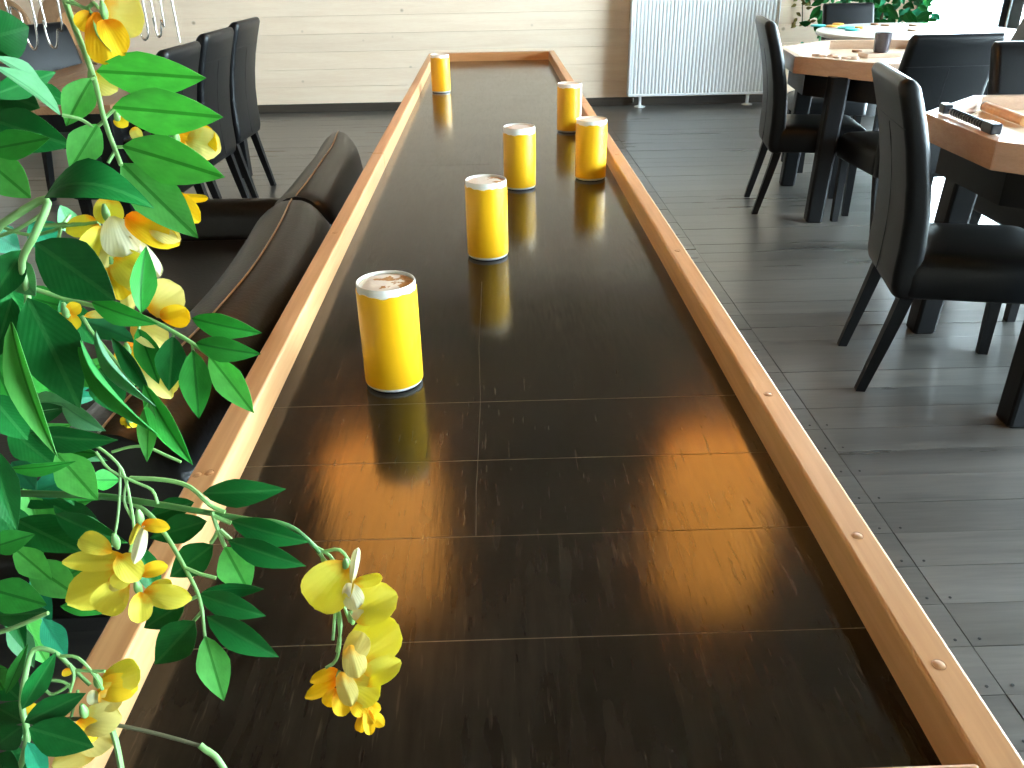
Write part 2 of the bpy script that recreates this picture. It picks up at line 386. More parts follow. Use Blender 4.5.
def board_material():
    """dark lacquered planks, scuffed along their length"""
    m, nt, b = new_mat('dark_lacquered_board'); L = nt.links.new
    geo = N(nt, 'ShaderNodeNewGeometry'); oi = N(nt, 'ShaderNodeObjectInfo')
    mp = N(nt, 'ShaderNodeMapping'); mp.inputs['Scale'].default_value = (40, 5, 1); L(geo.outputs['Position'], mp.inputs['Vector'])
    n1 = N(nt, 'ShaderNodeTexNoise'); n1.inputs['Scale'].default_value = 2.2; n1.inputs['Detail'].default_value = 8; L(mp.outputs[0], n1.inputs['Vector'])
    n2 = N(nt, 'ShaderNodeTexNoise'); n2.inputs['Scale'].default_value = 7; n2.inputs['Detail'].default_value = 5; L(geo.outputs['Position'], n2.inputs['Vector'])
    rp = N(nt, 'ShaderNodeValToRGB'); rp.color_ramp.elements[0].position = 0.35; rp.color_ramp.elements[1].position = 0.75
    rp.color_ramp.elements[0].color = (0.006, 0.0048, 0.0036, 1); rp.color_ramp.elements[1].color = (0.030, 0.024, 0.018, 1)
    mxx = N(nt, 'ShaderNodeMix', data_type='FLOAT'); mxx.inputs[0].default_value = 0.5; L(n1.outputs['Fac'], mxx.inputs[2]); L(n2.outputs['Fac'], mxx.inputs[3])
    L(mxx.outputs[0], rp.inputs[0])
    # fine pale scratches
    m2 = N(nt, 'ShaderNodeMapping'); m2.inputs['Scale'].default_value = (170, 14, 1); L(geo.outputs['Position'], m2.inputs['Vector'])
    n3 = N(nt, 'ShaderNodeTexNoise'); n3.inputs['Scale'].default_value = 1.6; n3.inputs['Detail'].default_value = 2; L(m2.outputs[0], n3.inputs['Vector'])
    sr = N(nt, 'ShaderNodeValToRGB'); sr.color_ramp.elements[0].position = 0.64; sr.color_ramp.elements[1].position = 0.76
    L(n3.outputs['Fac'], sr.inputs[0])
    n4 = N(nt, 'ShaderNodeTexNoise'); n4.inputs['Scale'].default_value = 5; L(geo.outputs['Position'], n4.inputs['Vector'])
    s4 = N(nt, 'ShaderNodeMath', operation='MULTIPLY'); L(sr.outputs[0], s4.inputs[0]); L(n4.outputs['Fac'], s4.inputs[1])
    s5 = N(nt, 'ShaderNodeMath', operation='MULTIPLY'); s5.inputs[1].default_value = 0.35; L(s4.outputs[0], s5.inputs[0])
    mx = N(nt, 'ShaderNodeMix', data_type='RGBA'); mx.inputs[7].default_value = (0.16, 0.13, 0.10, 1); L(s5.outputs[0], mx.inputs[0]); L(rp.outputs[0], mx.inputs[6])
    # one long hairline crack running with the table
    sx = N(nt, 'ShaderNodeSeparateXYZ'); L(geo.outputs['Position'], sx.inputs[0])
    wob = N(nt, 'ShaderNodeMath', operation='MULTIPLY_ADD'); wob.inputs[1].default_value = 0.010; wob.inputs[2].default_value = -0.026 - 0.005; L(n4.outputs['Fac'], wob.inputs[0])
    dx = N(nt, 'ShaderNodeMath', operation='SUBTRACT'); L(sx.outputs[0], dx.inputs[0]); L(wob.outputs[0], dx.inputs[1])
    da = N(nt, 'ShaderNodeMath', operation='ABSOLUTE'); L(dx.outputs[0], da.inputs[0])
    dl = N(nt, 'ShaderNodeMath', operation='LESS_THAN'); dl.inputs[1].default_value = 0.0004; L(da.outputs[0], dl.inputs[0])
    y0 = N(nt, 'ShaderNodeMath', operation='GREATER_THAN'); y0.inputs[1].default_value = 0.64; L(sx.outputs[1], y0.inputs[0])
    y1_ = N(nt, 'ShaderNodeMath', operation='LESS_THAN'); y1_.inputs[1].default_value = 1.33; L(sx.outputs[1], y1_.inputs[0])
    c1 = N(nt, 'ShaderNodeMath', operation='MULTIPLY'); L(dl.outputs[0], c1.inputs[0]); L(y0.outputs[0], c1.inputs[1])
    c2 = N(nt, 'ShaderNodeMath', operation='MULTIPLY'); L(c1.outputs[0], c2.inputs[0]); L(y1_.outputs[0], c2.inputs[1])
    c3 = N(nt, 'ShaderNodeMath', operation='MULTIPLY'); L(c2.outputs[0], c3.inputs[0]); c3.inputs[1].default_value = 0.8
    mc = N(nt, 'ShaderNodeMix', data_type='RGBA'); mc.inputs[7].default_value = (0.10, 0.085, 0.06, 1); L(c3.outputs[0], mc.inputs[0]); L(mx.outputs[2], mc.inputs[6])
    L(mc.outputs[2], b.inputs['Base Color'])
    mr = N(nt, 'ShaderNodeMapRange'); mr.inputs[3].default_value = 0.10; mr.inputs[4].default_value = 0.21; mf = N(nt, 'ShaderNodeMix', data_type='FLOAT'); mf.inputs[0].default_value = 0.5; L(mxx.outputs[0], mf.inputs[2]); L(n3.outputs['Fac'], mf.inputs[3])
    mr.inputs[1].default_value = 0.3; mr.inputs[2].default_value = 0.7; L(mf.outputs[0], mr.inputs[0]); L(mr.outputs[0], b.inputs['Roughness'])
    b.inputs['Specular IOR Level'].default_value = 0.32
    bp = N(nt, 'ShaderNodeBump'); bp.inputs['Strength'].default_value = 0.09; bp.inputs['Distance'].default_value = 0.001; L(mf.outputs[0], bp.inputs['Height']); L(bp.outputs[0], b.inputs['Normal'])
    return m
M['board'] = board_material()

# ------------------------------------------------------------------ the room
floor = structure(box('floor', RX0, RX1, RY0, RY1, -0.12, -0.006, M['floor_gap']))
PITCHY = 0.130
xs_cut = [RX0, -2.3, 1.0, 3.9, RX1]
row0 = -1
plank_src = {}
y = 1.155 - 13 * PITCHY
while y < RY1 - 0.01:
    y1 = min(y + PITCHY, RY1)
    for i in range(4):
        a, b2 = xs_cut[i], xs_cut[i + 1]
        key = (i, round(y1 - y, 4))
        if key not in plank_src:
            plank_src[key] = box_bm(a + 0.0012, b2 - 0.0012, 0.0008, (y1 - y) - 0.0008, -0.02, 0.0)
            bm = plank_src[key]; me = bpy.data.meshes.new('plank'); bm.to_mesh(me); bm.free(); me.materials.append(M['floor']); plank_src[key] = me
        share('plank', plank_src[key], floor, (0, y, random.uniform(-0.0008, 0.0004)))
    y = y1
box('floor_extension', RX0, RX1, RY0, 1.155 - 13 * PITCHY - 0.002, -0.006, 0.0, M['floor'], floor)
# screw heads along the butt joint
screw = None
for k in range(10):
    yy = 1.155 + (k - 1) * PITCHY
    for s in (-0.028, 0.026):
        if screw is None:
            screw = lathe('screw_hole', [(0, 0.0003), (0.0035, 0.0003), (0.0035, 0.001), (0, 0.001)], M['floor_gap'], floor, n=10, loc=(1.0 + s, yy + 0.02, 0))
        else:
            share('screw_hole', screw, floor, (1.0 + s, yy + 0.02 + random.uniform(-.004, .004), 0))

ceiling = structure(box('ceiling', RX0 - 0.2, RX1 + 0.2, RY0 - 0.2, RY1 + 0.2, RZ, RZ + 0.15, M['ceiling']))

def wall_with_holes(name, axis, pos, thick, a0, a1, holes, mat):
    """wall slab with rectangular openings, one mesh of joined pieces sharing a plane"""
    bm = bmesh.new()
    cuts = sorted({a0, a1} | {h[0] for h in holes} | {h[1] for h in holes})
    def add(u0, u1, z0, z1):
        if axis == 'x': t = box_bm(pos, pos + thick, u0, u1, z0, z1)
        else: t = box_bm(u0, u1, pos, pos + thick, z0, z1)
        me = bpy.data.meshes.new('t'); t.to_mesh(me); t.free(); bm.from_mesh(me); bpy.data.meshes.remove(me)
    for u0, u1 in zip(cuts, cuts[1:]):
        mid = (u0 + u1) / 2
        h = [q for q in holes if q[0] < mid < q[1]]
        if not h: add(u0, u1, 0, RZ)
        else:
            if h[0][2] > 0.01: add(u0, u1, 0, h[0][2])
            add(u0, u1, h[0][3], RZ)
    bmesh.ops.remove_doubles(bm, verts=bm.verts[:], dist=0.0005)
    return structure(obj_bm(name, bm, mat))
wall_left = wall_with_holes('wall_left', 'x', RX0 - 0.2, 0.2, RY0, RY1 + 0.2, [], M['plaster'])
wall_right = wall_with_holes('wall_right', 'x', RX1, 0.2, RY0, RY1 + 0.2, [(a, b, 0.1, h) for a, b, h in SIDE_WIN], M['plaster'])
wall_front = wall_with_holes('wall_front', 'y', RY0 - 0.2, 0.2, RX0, RX1, [(a, b, 0.7, 2.7) for a, b in FRONT_WIN], M['plaster'])
WX = 3.92                                     # the timber cladding ends here, glazed door beyond
wall_back = wall_with_holes('wall_back', 'y', RY1, 0.2, RX0, RX1, [(3.98, 4.82, 0.0, 3.3), (4.90, 5.28, 0.0, 3.3)], M['wall_gap'])
z = 0.075
while z < RZ - 0.02:
    z1 = min(z + 0.152, RZ)
    bm = box_bm(RX0 + 0.01, WX, RY1 - 0.018, RY1, z + 0.0006, z1 - 0.0006, 0.0012, 1)
    obj_bm('wall_board', bm, M['wall'], wall_back)
    z = z1
structure(box('baseboard_back', RX0, WX, RY1 - 0.03, RY1, 0.0, 0.075, M['dark_trim'], bev=0.003))

def glazing(name, axis, pos, a0, a1, z0, z1, mull):
    root = bpy.data.objects.new(name, None); C.objects.link(root); structure(root)
    w = 0.06
    def bar(u0, u1, q0, q1, nm):
        if axis == 'x': o = box(nm, pos + 0.05, pos + 0.13, u0, u1, q0, q1, M['frame'], root, bev=0.003)
        else: o = box(nm, u0, u1, pos + 0.05, pos + 0.13, q0, q1, M['frame'], root, bev=0.003)
    bar(a0, a0 + w, z0, z1, 'window_jamb'); bar(a1 - w, a1, z0, z1, 'window_jamb')
    bar(a0 + w, a1 - w, z0, z0 + w, 'window_rail'); bar(a0 + w, a1 - w, z1 - w, z1, 'window_rail')
    for k in range(1, mull):
        u = a0 + (a1 - a0) * k / mull; bar(u - w / 2, u + w / 2, z0 + w, z1 - w, 'mullion')
    edges = [a0 + w] + sum([[a0 + (a1 - a0) * k / mull - w / 2, a0 + (a1 - a0) * k / mull + w / 2] for k in range(1, mull)], []) + [a1 - w]
    for u0, u1 in zip(edges[::2], edges[1::2]):
        if axis == 'x': box('pane', pos + 0.085, pos + 0.095, u0, u1, z0 + w, z1 - w, M['glass'], root)
        else: box('pane', u0, u1, pos + 0.085, pos + 0.095, z0 + w, z1 - w, M['glass'], root)
    return root
for k, (a, b, h) in enumerate(SIDE_WIN): glazing('window_%d' % (k + 1), 'x', RX1, a, b, 0.1, h, 3)
for k, (a, b) in enumerate(FRONT_WIN): glazing('window_%d' % (k + 4), 'y', RY0 - 0.2, a, b, 0.7, 2.7, 2)
gd = glazing('window_4', 'y', RY1, 3.98, 4.82, 0.0, 3.3, 1)
glazing('window_5', 'y', RY1, 4.90, 5.28, 0.0, 3.3, 1)
structure(box('trim_1', 3.925, 3.955, RY1 - 0.03, RY1, 0.0, 3.35, M['frame_light'], bev=0.003))
structure(box('trim_2', 3.955, 4.0, RY1 - 0.022, RY1 + 0.05, 0.0, 3.32, M['frame'], bev=0.003))
structure(box('trim_3', 4.80, 4.90, RY1 - 0.03, RY1, 0.0, 3.35, M['frame'], bev=0.003))
ground = structure(box('ground_outside', -30, 40, -30, 45, -0.4, -0.2, M['bounce_ground']))

# ------------------------------------------------------------------ the long shuffle table
TZ, XL, XR, RH, RWd = 0.84, -0.2822, 0.2966, 0.040, 0.030
YN, YF = 0.345, 4.50
tbl = thing('shuffleboard_table', 'long narrow shuffleboard table, dark lacquered planks inside low oiled wooden rails', 'table', (0, YN, 0))
def tbox(name, x0, x1, y0, y1, z0, z1, mat, bev=0.0, seg=2, parent=None):
    return box(name, x0, x1, y0 - YN, y1 - YN, z0, z1, mat, parent or tbl, bev, seg)
tbox('bed', XL - 0.004, XR + 0.004, YN - 0.004, YF + 0.004, TZ - 0.05, TZ - 0.00012, M['dust'])
cuts = [YN, 0.5034, 0.6387, 0.773, 0.9067, 2.2009, 3.35, YF]
for a, b in zip(cuts, cuts[1:]):
    tbox('bed_plank', XL, XR, a + 0.00055, b - 0.00055, TZ - 0.012, TZ, M['board'])
# side rails in butted lengths, near and far end rails
for (x0, x1, segs) in ((XL - RWd, XL, [YN - RWd, 2.179, YF + RWd]), (XR, XR + RWd, [YN - RWd, 2.9, YF + RWd])):
    for a, b in zip(segs, segs[1:]):
        r = tbox('side_rail', x0, x1, a + 0.0006, b - 0.0006, TZ - 0.055, TZ + RH, M['rail'], bev=0.003, seg=3)
tbox('end_rail', XL, XR, YN - RWd, YN, TZ - 0.055, TZ + RH, M['rail_x'], bev=0.003, seg=3)
tbox('end_rail', XL, XR, YF, YF + RWd, TZ - 0.055, TZ + RH, M['rail_x'], bev=0.003, seg=3)
plug_pts = [(0.3105, 0.425), (0.3105, 0.573), (0.3105, 0.834), (0.3105, 1.35), (0.3105, 2.1), (-0.3045, 0.70), (-0.2935, 0.703), (-0.297, 1.5)]
psrc = None
for px_, py_ in plug_pts:
    if psrc is None: psrc = lathe('dowel_plug', [(0, 0), (0.0052, 0), (0.0052, 0.0003), (0.0046, 0.0003), (0.0044, 0.0001), (0.0041, 0.0003), (0, 0.0003)], M['plug'], tbl, n=20, loc=(px_, py_ - YN, TZ + RH))
    else: share('dowel_plug', psrc, tbl, (px_, py_ - YN, TZ + RH))
for x0, x1 in ((XL - 0.012, XL + 0.012), (XR - 0.012, XR + 0.012)):
    tbox('apron', x0, x1, YN + 0.1, YF - 0.1, TZ - 0.19, TZ - 0.056, M['black_wood'], bev=0.003)
for yy in (YN + 0.25, (YN + YF) / 2, YF - 0.3):
    for xx in (XL + 0.03, XR - 0.03 - 0.07):
        tbox('leg', xx, xx + 0.07, yy, yy + 0.07, 0.0, TZ - 0.051, M['black_wood'], bev=0.004)
    tbox('stretcher', XL + 0.1, XR - 0.1, yy + 0.015, yy + 0.055, 0.18, 0.24, M['black_wood'], bev=0.004)

# ------------------------------------------------------------------ the six yellow tins
CR, CHt = 0.0375, 0.140
def can_top_mat(name, seed, cover):
    m, nt, b = new_mat(name); L = nt.links.new
    tc = N(nt, 'ShaderNodeTexCoord'); mp = N(nt, 'ShaderNodeMapping'); mp.inputs['Location'].default_value = (seed * 1.7, seed * 2.3, 0); L(tc.outputs['Object'], mp.inputs[0])
    ns = N(nt, 'ShaderNodeTexNoise'); ns.inputs['Scale'].default_value = 60; ns.inputs['Detail'].default_value = 5; L(mp.outputs[0], ns.inputs[0])
    sp = N(nt, 'ShaderNodeSeparateXYZ'); L(tc.outputs['Object'], sp.inputs[0])
    md = N(nt, 'ShaderNodeMath', operation='MULTIPLY_ADD'); md.inputs[1].default_value = 7.0; L(sp.outputs[0], md.inputs[0]); L(ns.outputs['Fac'], md.inputs[2])
    rp = N(nt, 'ShaderNodeValToRGB')
    e = rp.color_ramp.elements; e[0].position = cover; e[0].color = (0.88, 0.87, 0.82, 1); e[1].position = cover + 0.03; e[1].color = (0.42, 0.22, 0.07, 1)
    k = e.new(cover + 0.16); k.color = (0.50, 0.27, 0.08, 1); k = e.new(cover + 0.2); k.color = (0.62, 0.42, 0.22, 1)
    L(md.outputs[0], rp.inputs[0]); L(rp.outputs[0], b.inputs['Base Color']); b.inputs['Roughness'].default_value = 0.45
    bp = N(nt, 'ShaderNodeBump'); bp.inputs['Strength'].default_value = 0.5; bp.inputs['Distance'].default_value = 0.002; L(ns.outputs['Fac'], bp.inputs['Height']); L(bp.outputs[0], b.inputs['Normal'])
    return m
cans = [((-0.137, 0.970), 'yellow tin with brown torn paper on its lid, beside the plank joints', 0.58),
        ((-0.014, 1.469), 'yellow tin with a small brown patch on its lid, mid-table', 0.62),
        ((0.062, 1.959), 'yellow tin with a wide white top band, beside the pair at the rail', 0.75),
        ((0.237, 2.030), 'yellow tin touching the side rail in front of another tin', 0.9),
        ((0.237, 2.626), 'yellow tin with a white stripe down one side, behind the one touching the rail', 0.95),
        ((-0.199, 3.482), 'yellow tin standing alone in the far corner of the table by the end rail', 0.9)]
for ci, ((cx, cy), lab, cov) in enumerate(cans):
    t = thing('game_tin', lab, 'tin', (cx, cy, TZ + 0.0004), 0.0, 'yellow tins on the shuffleboard table')
    lathe('body', [(0, 0.001), (CR - 0.003, 0.001), (CR - 0.001, 0.003), (CR - 0.001, CHt - 0.001), (CR - 0.0014, CHt), (CR - 0.0026, CHt), (CR - 0.003, CHt - 0.001), (CR - 0.003, CHt - 0.0045), (0, CHt - 0.0045)], M['can_white'], t, n=48)
    lathe('base_pad', [(0, 0.0), (CR - 0.0035, 0.0), (CR - 0.0035, 0.0012), (0, 0.0012)], M['felt'], t, n=32)
    lathe('lid_paper', [(0, CHt - 0.0044), (CR - 0.0034, CHt - 0.0044), (CR - 0.006, CHt - 0.0030), (CR * 0.5, CHt - 0.0018), (0, CHt - 0.0024)], can_top_mat('lid_paper_%d' % ci, ci + 1.0, cov), t, n=32)
    # the yellow sleeve, its upper edge uneven
    n = 64; vs = []; fs = []
    gap0 = (0.0 if ci == 4 else None)
    for ring, (rr, zb) in enumerate(((CR - 0.0012, 0.006), (CR + 0.0002, 0.006), (CR + 0.0002, 1), (CR - 0.0012, 1))):
        for k in range(n):
            a = 2 * PI * k / n
            zt = CHt - 0.0098 + 0.0010 * math.sin(5 * a + ci) + 0.0008 * math.sin(13 * a + 2 * ci) + random.uniform(-.0004, .0004) - (0.004 if ci == 2 else 0)
            if ring == 3: zt = vs[2 * n + k][2]
            vs.append((rr * math.cos(a), rr * math.sin(a), zb if zb < 1 else zt))
    for r in range(3):
        for k in range(n):
            if gap0 is not None and (k > 57 or k < 2): continue
            fs.append((r * n + k, r * n + (k + 1) % n, (r + 1) * n + (k + 1) % n, (r + 1) * n + k))
    obj('yellow_sleeve', vs, fs, M['yellow'], t, True, sharp=0.7)

# ------------------------------------------------------------------ dining chairs
def make_chair():
    """local: faces +Y, origin on the floor under the seat centre"""
    t = thing('dining_chair', '', 'chair')
    W = 0.43
    def yb(z):                       # centre line of the back: S-curve leaning backwards
        s = (z - 0.34) / 0.66
        return -0.215 - 0.02 * s - 0.085 * s * s + 0.035 * math.sin(s * PI) * 0.6
    loops = []
    zs = [0.340, 0.343, 0.352, 0.38, 0.42, 0.5, 0.6, 0.7, 0.8, 0.88, 0.94, 0.975, 0.990, 0.996, 0.998]
    for z in zs:
        s = (z - 0.34) / 0.66
        th = 0.085 - 0.022 * s
        w = W + 0.0 * s
        e = 0.0
        if z > 0.97: e = 0.030 * (1 - math.sqrt(max(0.0, 1 - ((z - 0.97) / 0.0285) ** 2)))
        if z < 0.36: e = 0.016 * ((0.36 - z) / 0.02) ** 1.5
        lo = z < 0.40
        loops.append([Vector((x, y, z)) for x, y in rrect(0, yb(z) + (0.0 if not lo else 0.012 * (0.40 - z) / 0.06), w - 2 * e * 0.55, max(0.012, th - 2 * e * (1.0)), 0.026, 6)])
    back = loft('backrest', loops, M['leather'], t, sharp=0.9)
    # stitched seams on the rear face
    def rear(z): 
        s = (z - 0.34) / 0.66; return yb(z) - (0.085 - 0.022 * s) / 2
    tube('seam', [Vector((0, rear(z) - 0.0002, z)) for z in (0.37, 0.45, 0.55, 0.65, 0.75, 0.85)], 0.0016, M['seam'], back, n=6, sub=2)
    tube('seam', [Vector((x, rear(0.86) - 0.0002 + (0.004 if abs(x) > 0.19 else 0), 0.86)) for x in (-0.205, -0.19, 0, 0.19, 0.205)], 0.0016, M['seam'], back, n=6, sub=0)
    # seat: domed cushion
    loops = []
    for k, (z, e) in enumerate(((0.345, 0.012), (0.349, 0.003), (0.36, 0.0), (0.42, 0.0), (0.45, 0.004), (0.467, 0.014), (0.478, 0.032), (0.484, 0.07), (0.488, 0.13), (0.489, 0.19))):
        loops.append([Vector((x, y, z)) for x, y in rrect(0, 0.02, 0.44 - 2 * e, 0.47 - 2 * e, 0.035, 6)])
    loft('seat', loops, M['leather'], t, sharp=0.9)
    def leg(pts, a0, a1):
        loops = []
        for i, p in enumerate(pts):
            f = i / (len(pts) - 1); a = (a0 + (a1 - a0) * f) / 2
            loops.append([Vector((p[0] + sx * a, p[1] + sy * a, p[2])) for sx, sy in ((1, 1), (-1, 1), (-1, -1), (1, -1))])
        loft('leg', loops, M['black_wood'], t, smooth=False)
    for s in (-1, 1):
        leg([(s * 0.185, 0.205, 0.352), (s * 0.183, 0.21, 0.0)], 0.042, 0.032)
        leg([(s * 0.185, -0.195, 0.36), (s * 0.185, -0.214, 0.27), (s * 0.184, -0.237, 0.17), (s * 0.183, -0.259, 0.08), (s * 0.182, -0.278, 0.0)], 0.042, 0.030)
    return t
# (label, x, y, heading of the seat front in degrees from +Y, scale)
CH = [('black leather dining chair at the octagonal cup table, side-on in front of the radiator', 1.765, 4.675, -99, 1.0, 'r'),
      ('black leather dining chair with stitched back, pushed in between the two octagonal game tables', 2.035, 4.165, 2, 0.985, 'r'),
      ('black leather dining chair at the bead counter table, its back towards the shuffleboard', 1.530, 2.565, -102, 1.0, 'r'),
      ('black leather dining chair behind the round white table in front of the leafy plant', 2.80, 6.72, 180, 0.93, 'r'),
      ('black leather dining chair on the window side of the octagonal table that carries the cup', 2.74, 4.88, 84, 1.0, 'r'),
      ('black leather dining chair facing the bead counter table, standing back to back with another chair', 2.215, 3.19, 180, 0.985, 'r'),
      ('black leather dining chair in the row of three, the one beside the bare wall boards', -1.73, 5.27, 87, 1.01, 'l'),
      ('black leather dining chair in the row of three, the one in the middle', -1.72, 4.665, 87, 1.0, 'l'),
      ('black leather dining chair in the row of three, the one partly behind the vine leaves', -1.71, 4.065, 87, 0.985, 'l'),
      ('black dining chair on the far side of the brown wooden table, under the wire loops', -2.42, 5.20, -120, 1.0, 'l')]
chair0 = make_chair()
for i, (lab, x, y, a, s, g) in enumerate(CH):
    o = chair0 if i == 0 else copy_tree(chair0)
    o.location = (x, y, 0); o.rotation_euler = (0, 0, math.radians(a)); o.scale = (s, s, s)
    o['label'] = lab
    o['group'] = 'chairs at the game tables by the window' if g == 'r' else 'chairs at the brown wooden table'

# backless stool between the tables
t = thing('leather_stool', 'low backless black leather stool between the octagonal and the round table', 'stool', (2.19, 5.62, 0))
loops = [[Vector((x, y, z)) for x, y in rrect(0, 0, 0.42 - 2 * e, 0.40 - 2 * e, 0.04, 6)] for z, e in ((0.36, 0.01), (0.365, 0.0), (0.44, 0.0), (0.462, 0.012), (0.474, 0.035), (0.479, 0.08), (0.481, 0.15))]
loft('seat', loops, M['leather'], t, sharp=0.9)
for sx in (-1, 1):
    for sy in (-1, 1):
        box('leg', sx * 0.165 - 0.017, sx * 0.165 + 0.017, sy * 0.16 - 0.017, sy * 0.16 + 0.017, 0, 0.362, M['black_wood'], t)

# ------------------------------------------------------------------ octagonal game tables
def octagon_table(label, cx, cy, rot, flats, ztop=0.82, legs=None):
    t = thing('game_table', label, 'table', (cx, cy, 0), rot, 'octagonal wooden game tables')
    ap = flats / 2
    def oct_pts(a): 
        R = a / math.cos(PI / 8); return [(R * math.cos(PI / 8 + k * PI / 4), R * math.sin(PI / 8 + k * PI / 4)) for k in range(8)]
    th = 0.040; zs = ztop - 0.048
    o_, i_ = oct_pts(ap), oct_pts(ap - th)
    inner = oct_pts(ap - th - 0.0005)
    loft('tabletop', [[Vector((x, y, z)) for x, y in inner] for z in (zs - 0.03, zs)], M['table_top'], t, smooth=False)
    for k in range(8):
        j = (k + 1) % 8
        q = [o_[k], o_[j], i_[j], i_[k]]
        bm = bmesh.new()
        lo = [bm.verts.new((x, y, ztop - 0.085)) for x, y in q]; hi = [bm.verts.new((x, y, ztop)) for x, y in q]
        bm.faces.new(lo[::-1]); bm.faces.new(hi)
        for m in range(4): bm.faces.new([lo[m], lo[(m + 1) % 4], hi[(m + 1) % 4], hi[m]])
        bmesh.ops.bevel(bm, geom=bm.edges[:], offset=0.002, segments=1, affect='EDGES')
        obj_bm('rim_board', bm, M['table_wood'], t)
    a_ = oct_pts(ap - 0.07); b_ = oct_pts(ap - 0.09)
    bm = bmesh.new()
    for k in range(8):
        j = (k + 1) % 8
        q = [a_[k], a_[j], b_[j], b_[k]]
        lo = [bm.verts.new((x, y, ztop - 0.20)) for x, y in q]; hi = [bm.verts.new((x, y, zs - 0.031)) for x, y in q]
        bm.faces.new(lo[::-1]); bm.faces.new(hi)
        for m in (0, 2): bm.faces.new([lo[m], lo[(m + 1) % 4], hi[(m + 1) % 4], hi[m]])
    bmesh.ops.remove_doubles(bm, verts=bm.verts[:], dist=0.0004)
    obj_bm('apron', bm, M['black_wood'], t)
    for wx, wy in legs:                       # feet given in the room
        ca, sa = math.cos(-rot), math.sin(-rot)
        lx, ly = (wx - cx) * ca - (wy - cy) * sa, (wx - cx) * sa + (wy - cy) * ca
        loops = [[Vector((lx * s + x, ly * s + y, z)) for x, y in rrect(0, 0, w, w, 0.012, 3)] for z, w, s in ((0, 0.075, 1.0), (0.008, 0.085, 1.0), (zs - 0.031, 0.095, 0.93))]
        loft('leg', loops, M['black_wood'], t, smooth=False)
    return t
R1 = octagon_table('octagonal wooden game table with a black cup and loose wooden pieces', 2.215, 4.77, -0.13, 1.18, 0.82, [(1.735, 4.375), (2.50, 4.29), (2.58, 5.22), (1.843, 5.153)])
R2 = octagon_table('octagonal wooden game table with a black bead counter on its rim', 2.06, 2.665, -0.02, 1.16, 0.82, [(1.614, 2.205), (2.48, 2.20), (2.53, 2.88), (1.646, 2.914)])
R4 = thing('dining_table', 'rectangular brown wooden table in front of the row of three chairs', 'table', (-2.04, 4.73, 0))
for k in range(5):
    box('top_plank', -0.41 + 0.164 * k + 0.001, -0.41 + 0.164 * (k + 1) - 0.001, -1.0, 1.0, 0.745, 0.78, M['brown_top'], R4, bev=0.002)
box('apron', -0.36, 0.36, -0.91, 0.91, 0.655, 0.744, M['black_wood'], R4, bev=0.003)
for sx in (-1, 1):
    for sy in (-1, 1): box('leg', sx * 0.355 - 0.04, sx * 0.355 + 0.04, sy * 0.955 - 0.04, sy * 0.955 + 0.04, 0, 0.744, M['black_wood'], R4, bev=0.004)

# round table
t = thing('round_table', 'round white table with teal and amber discs, in front of the glazed door', 'table', (2.95, 6.12, 0))
lathe('tabletop', [(0, 0.765), (0.64, 0.765), (0.66, 0.772), (0.665, 0.785), (0.66, 0.797), (0.65, 0.80), (0, 0.80)], M['white_top'], t, n=64)
lathe('pedestal', [(0, 0.02), (0.05, 0.02), (0.05, 0.70), (0.12, 0.764), (0, 0.764)], M['black_metal'], t, n=24)
lathe('base', [(0, 0), (0.32, 0), (0.32, 0.012), (0.06, 0.03), (0, 0.03)], M['black_metal'], t, n=40)

def disc(label, name, cat, x, y, z, r, h, mat, group):
    o = lathe(name, [(0, 0), (r * 0.92, 0), (r, h * 0.2), (r, h * 0.8), (r * 0.92, h), (0, h)], mat, None, n=20, loc=(x, y, z))
    return tag(o, label, cat, group)
for px_, py_, m, r in ((818, 26.5, 'teal_card', 0.055), (832, 27, 'orange_card', 0.045), (846, 28.5, 'teal_card', 0.06), (852, 30.5, 'teal_card', 0.05), (838, 25, 'orange_card', 0.04), (859, 28.5, 'orange_card', 0.035)):
    p = at_z(px_, py_, 0.80)
    disc('teal playing disc on the round white table' if m == 'teal_card' else 'amber playing disc on the round white table', 'playing_disc', 'disc', p.x, p.y, 0.8003, r, 0.012, M[m], 'teal discs on the round table' if m == 'teal_card' else 'amber discs on the round table')
for px_, py_ in ((875, 25), (885, 26), (912, 31), (913, 26)):
    p = at_z(px_, py_, 0.80)
    disc('small dark wooden counter on the round white table', 'wooden_counter', 'counter', p.x, p.y, 0.8003, 0.03, 0.012, M['brown_disc'], 'dark counters on the round table')

# things on the octagonal table with the cup (play surface z 0.772)
ZS = 0.7725
for px_, py_, r in ((799, 53.5, 0.03), (806, 55, 0.022), (816, 54.5, 0.03), (822, 56, 0.02), (834, 57.5, 0.026), (843, 57.5, 0.028)):
    p = at_z(px_, py_ + 1.2, ZS)
    d = Vector((2.25, 4.75, 0)) - Vector((p.x, p.y, 0))
    q = p + d * 0.18
    disc('light wooden playing piece near the edge of the octagonal cup table', 'wooden_piece', 'game piece', q.x, q.y, ZS, r, 0.012, M['table_wood'], 'wooden pieces along the edge of the cup table')
p = at_z(857, 52, ZS)
disc('dark brown wooden piece lying in the middle of the cup table', 'wooden_piece', 'game piece', p.x, p.y, ZS, 0.03, 0.014, M['brown_disc'], None)
p = at_z(858, 46.5, ZS)
disc('tan wooden piece beside the back rim of the cup table', 'wooden_piece', 'game piece', p.x, p.y, ZS, 0.04, 0.02, M['plug'], None)
p = at_z(879, 56.5, ZS)
o = box('serving_board', -0.10, 0.10, -0.055, 0.055, 0, 0.022, M['table_wood'], None, bev=0.003, loc=(p.x, p.y, ZS))
o.rotation_euler = (0, 0, 0.1); tag(o, 'small rectangular wooden board under the black cup', 'board')
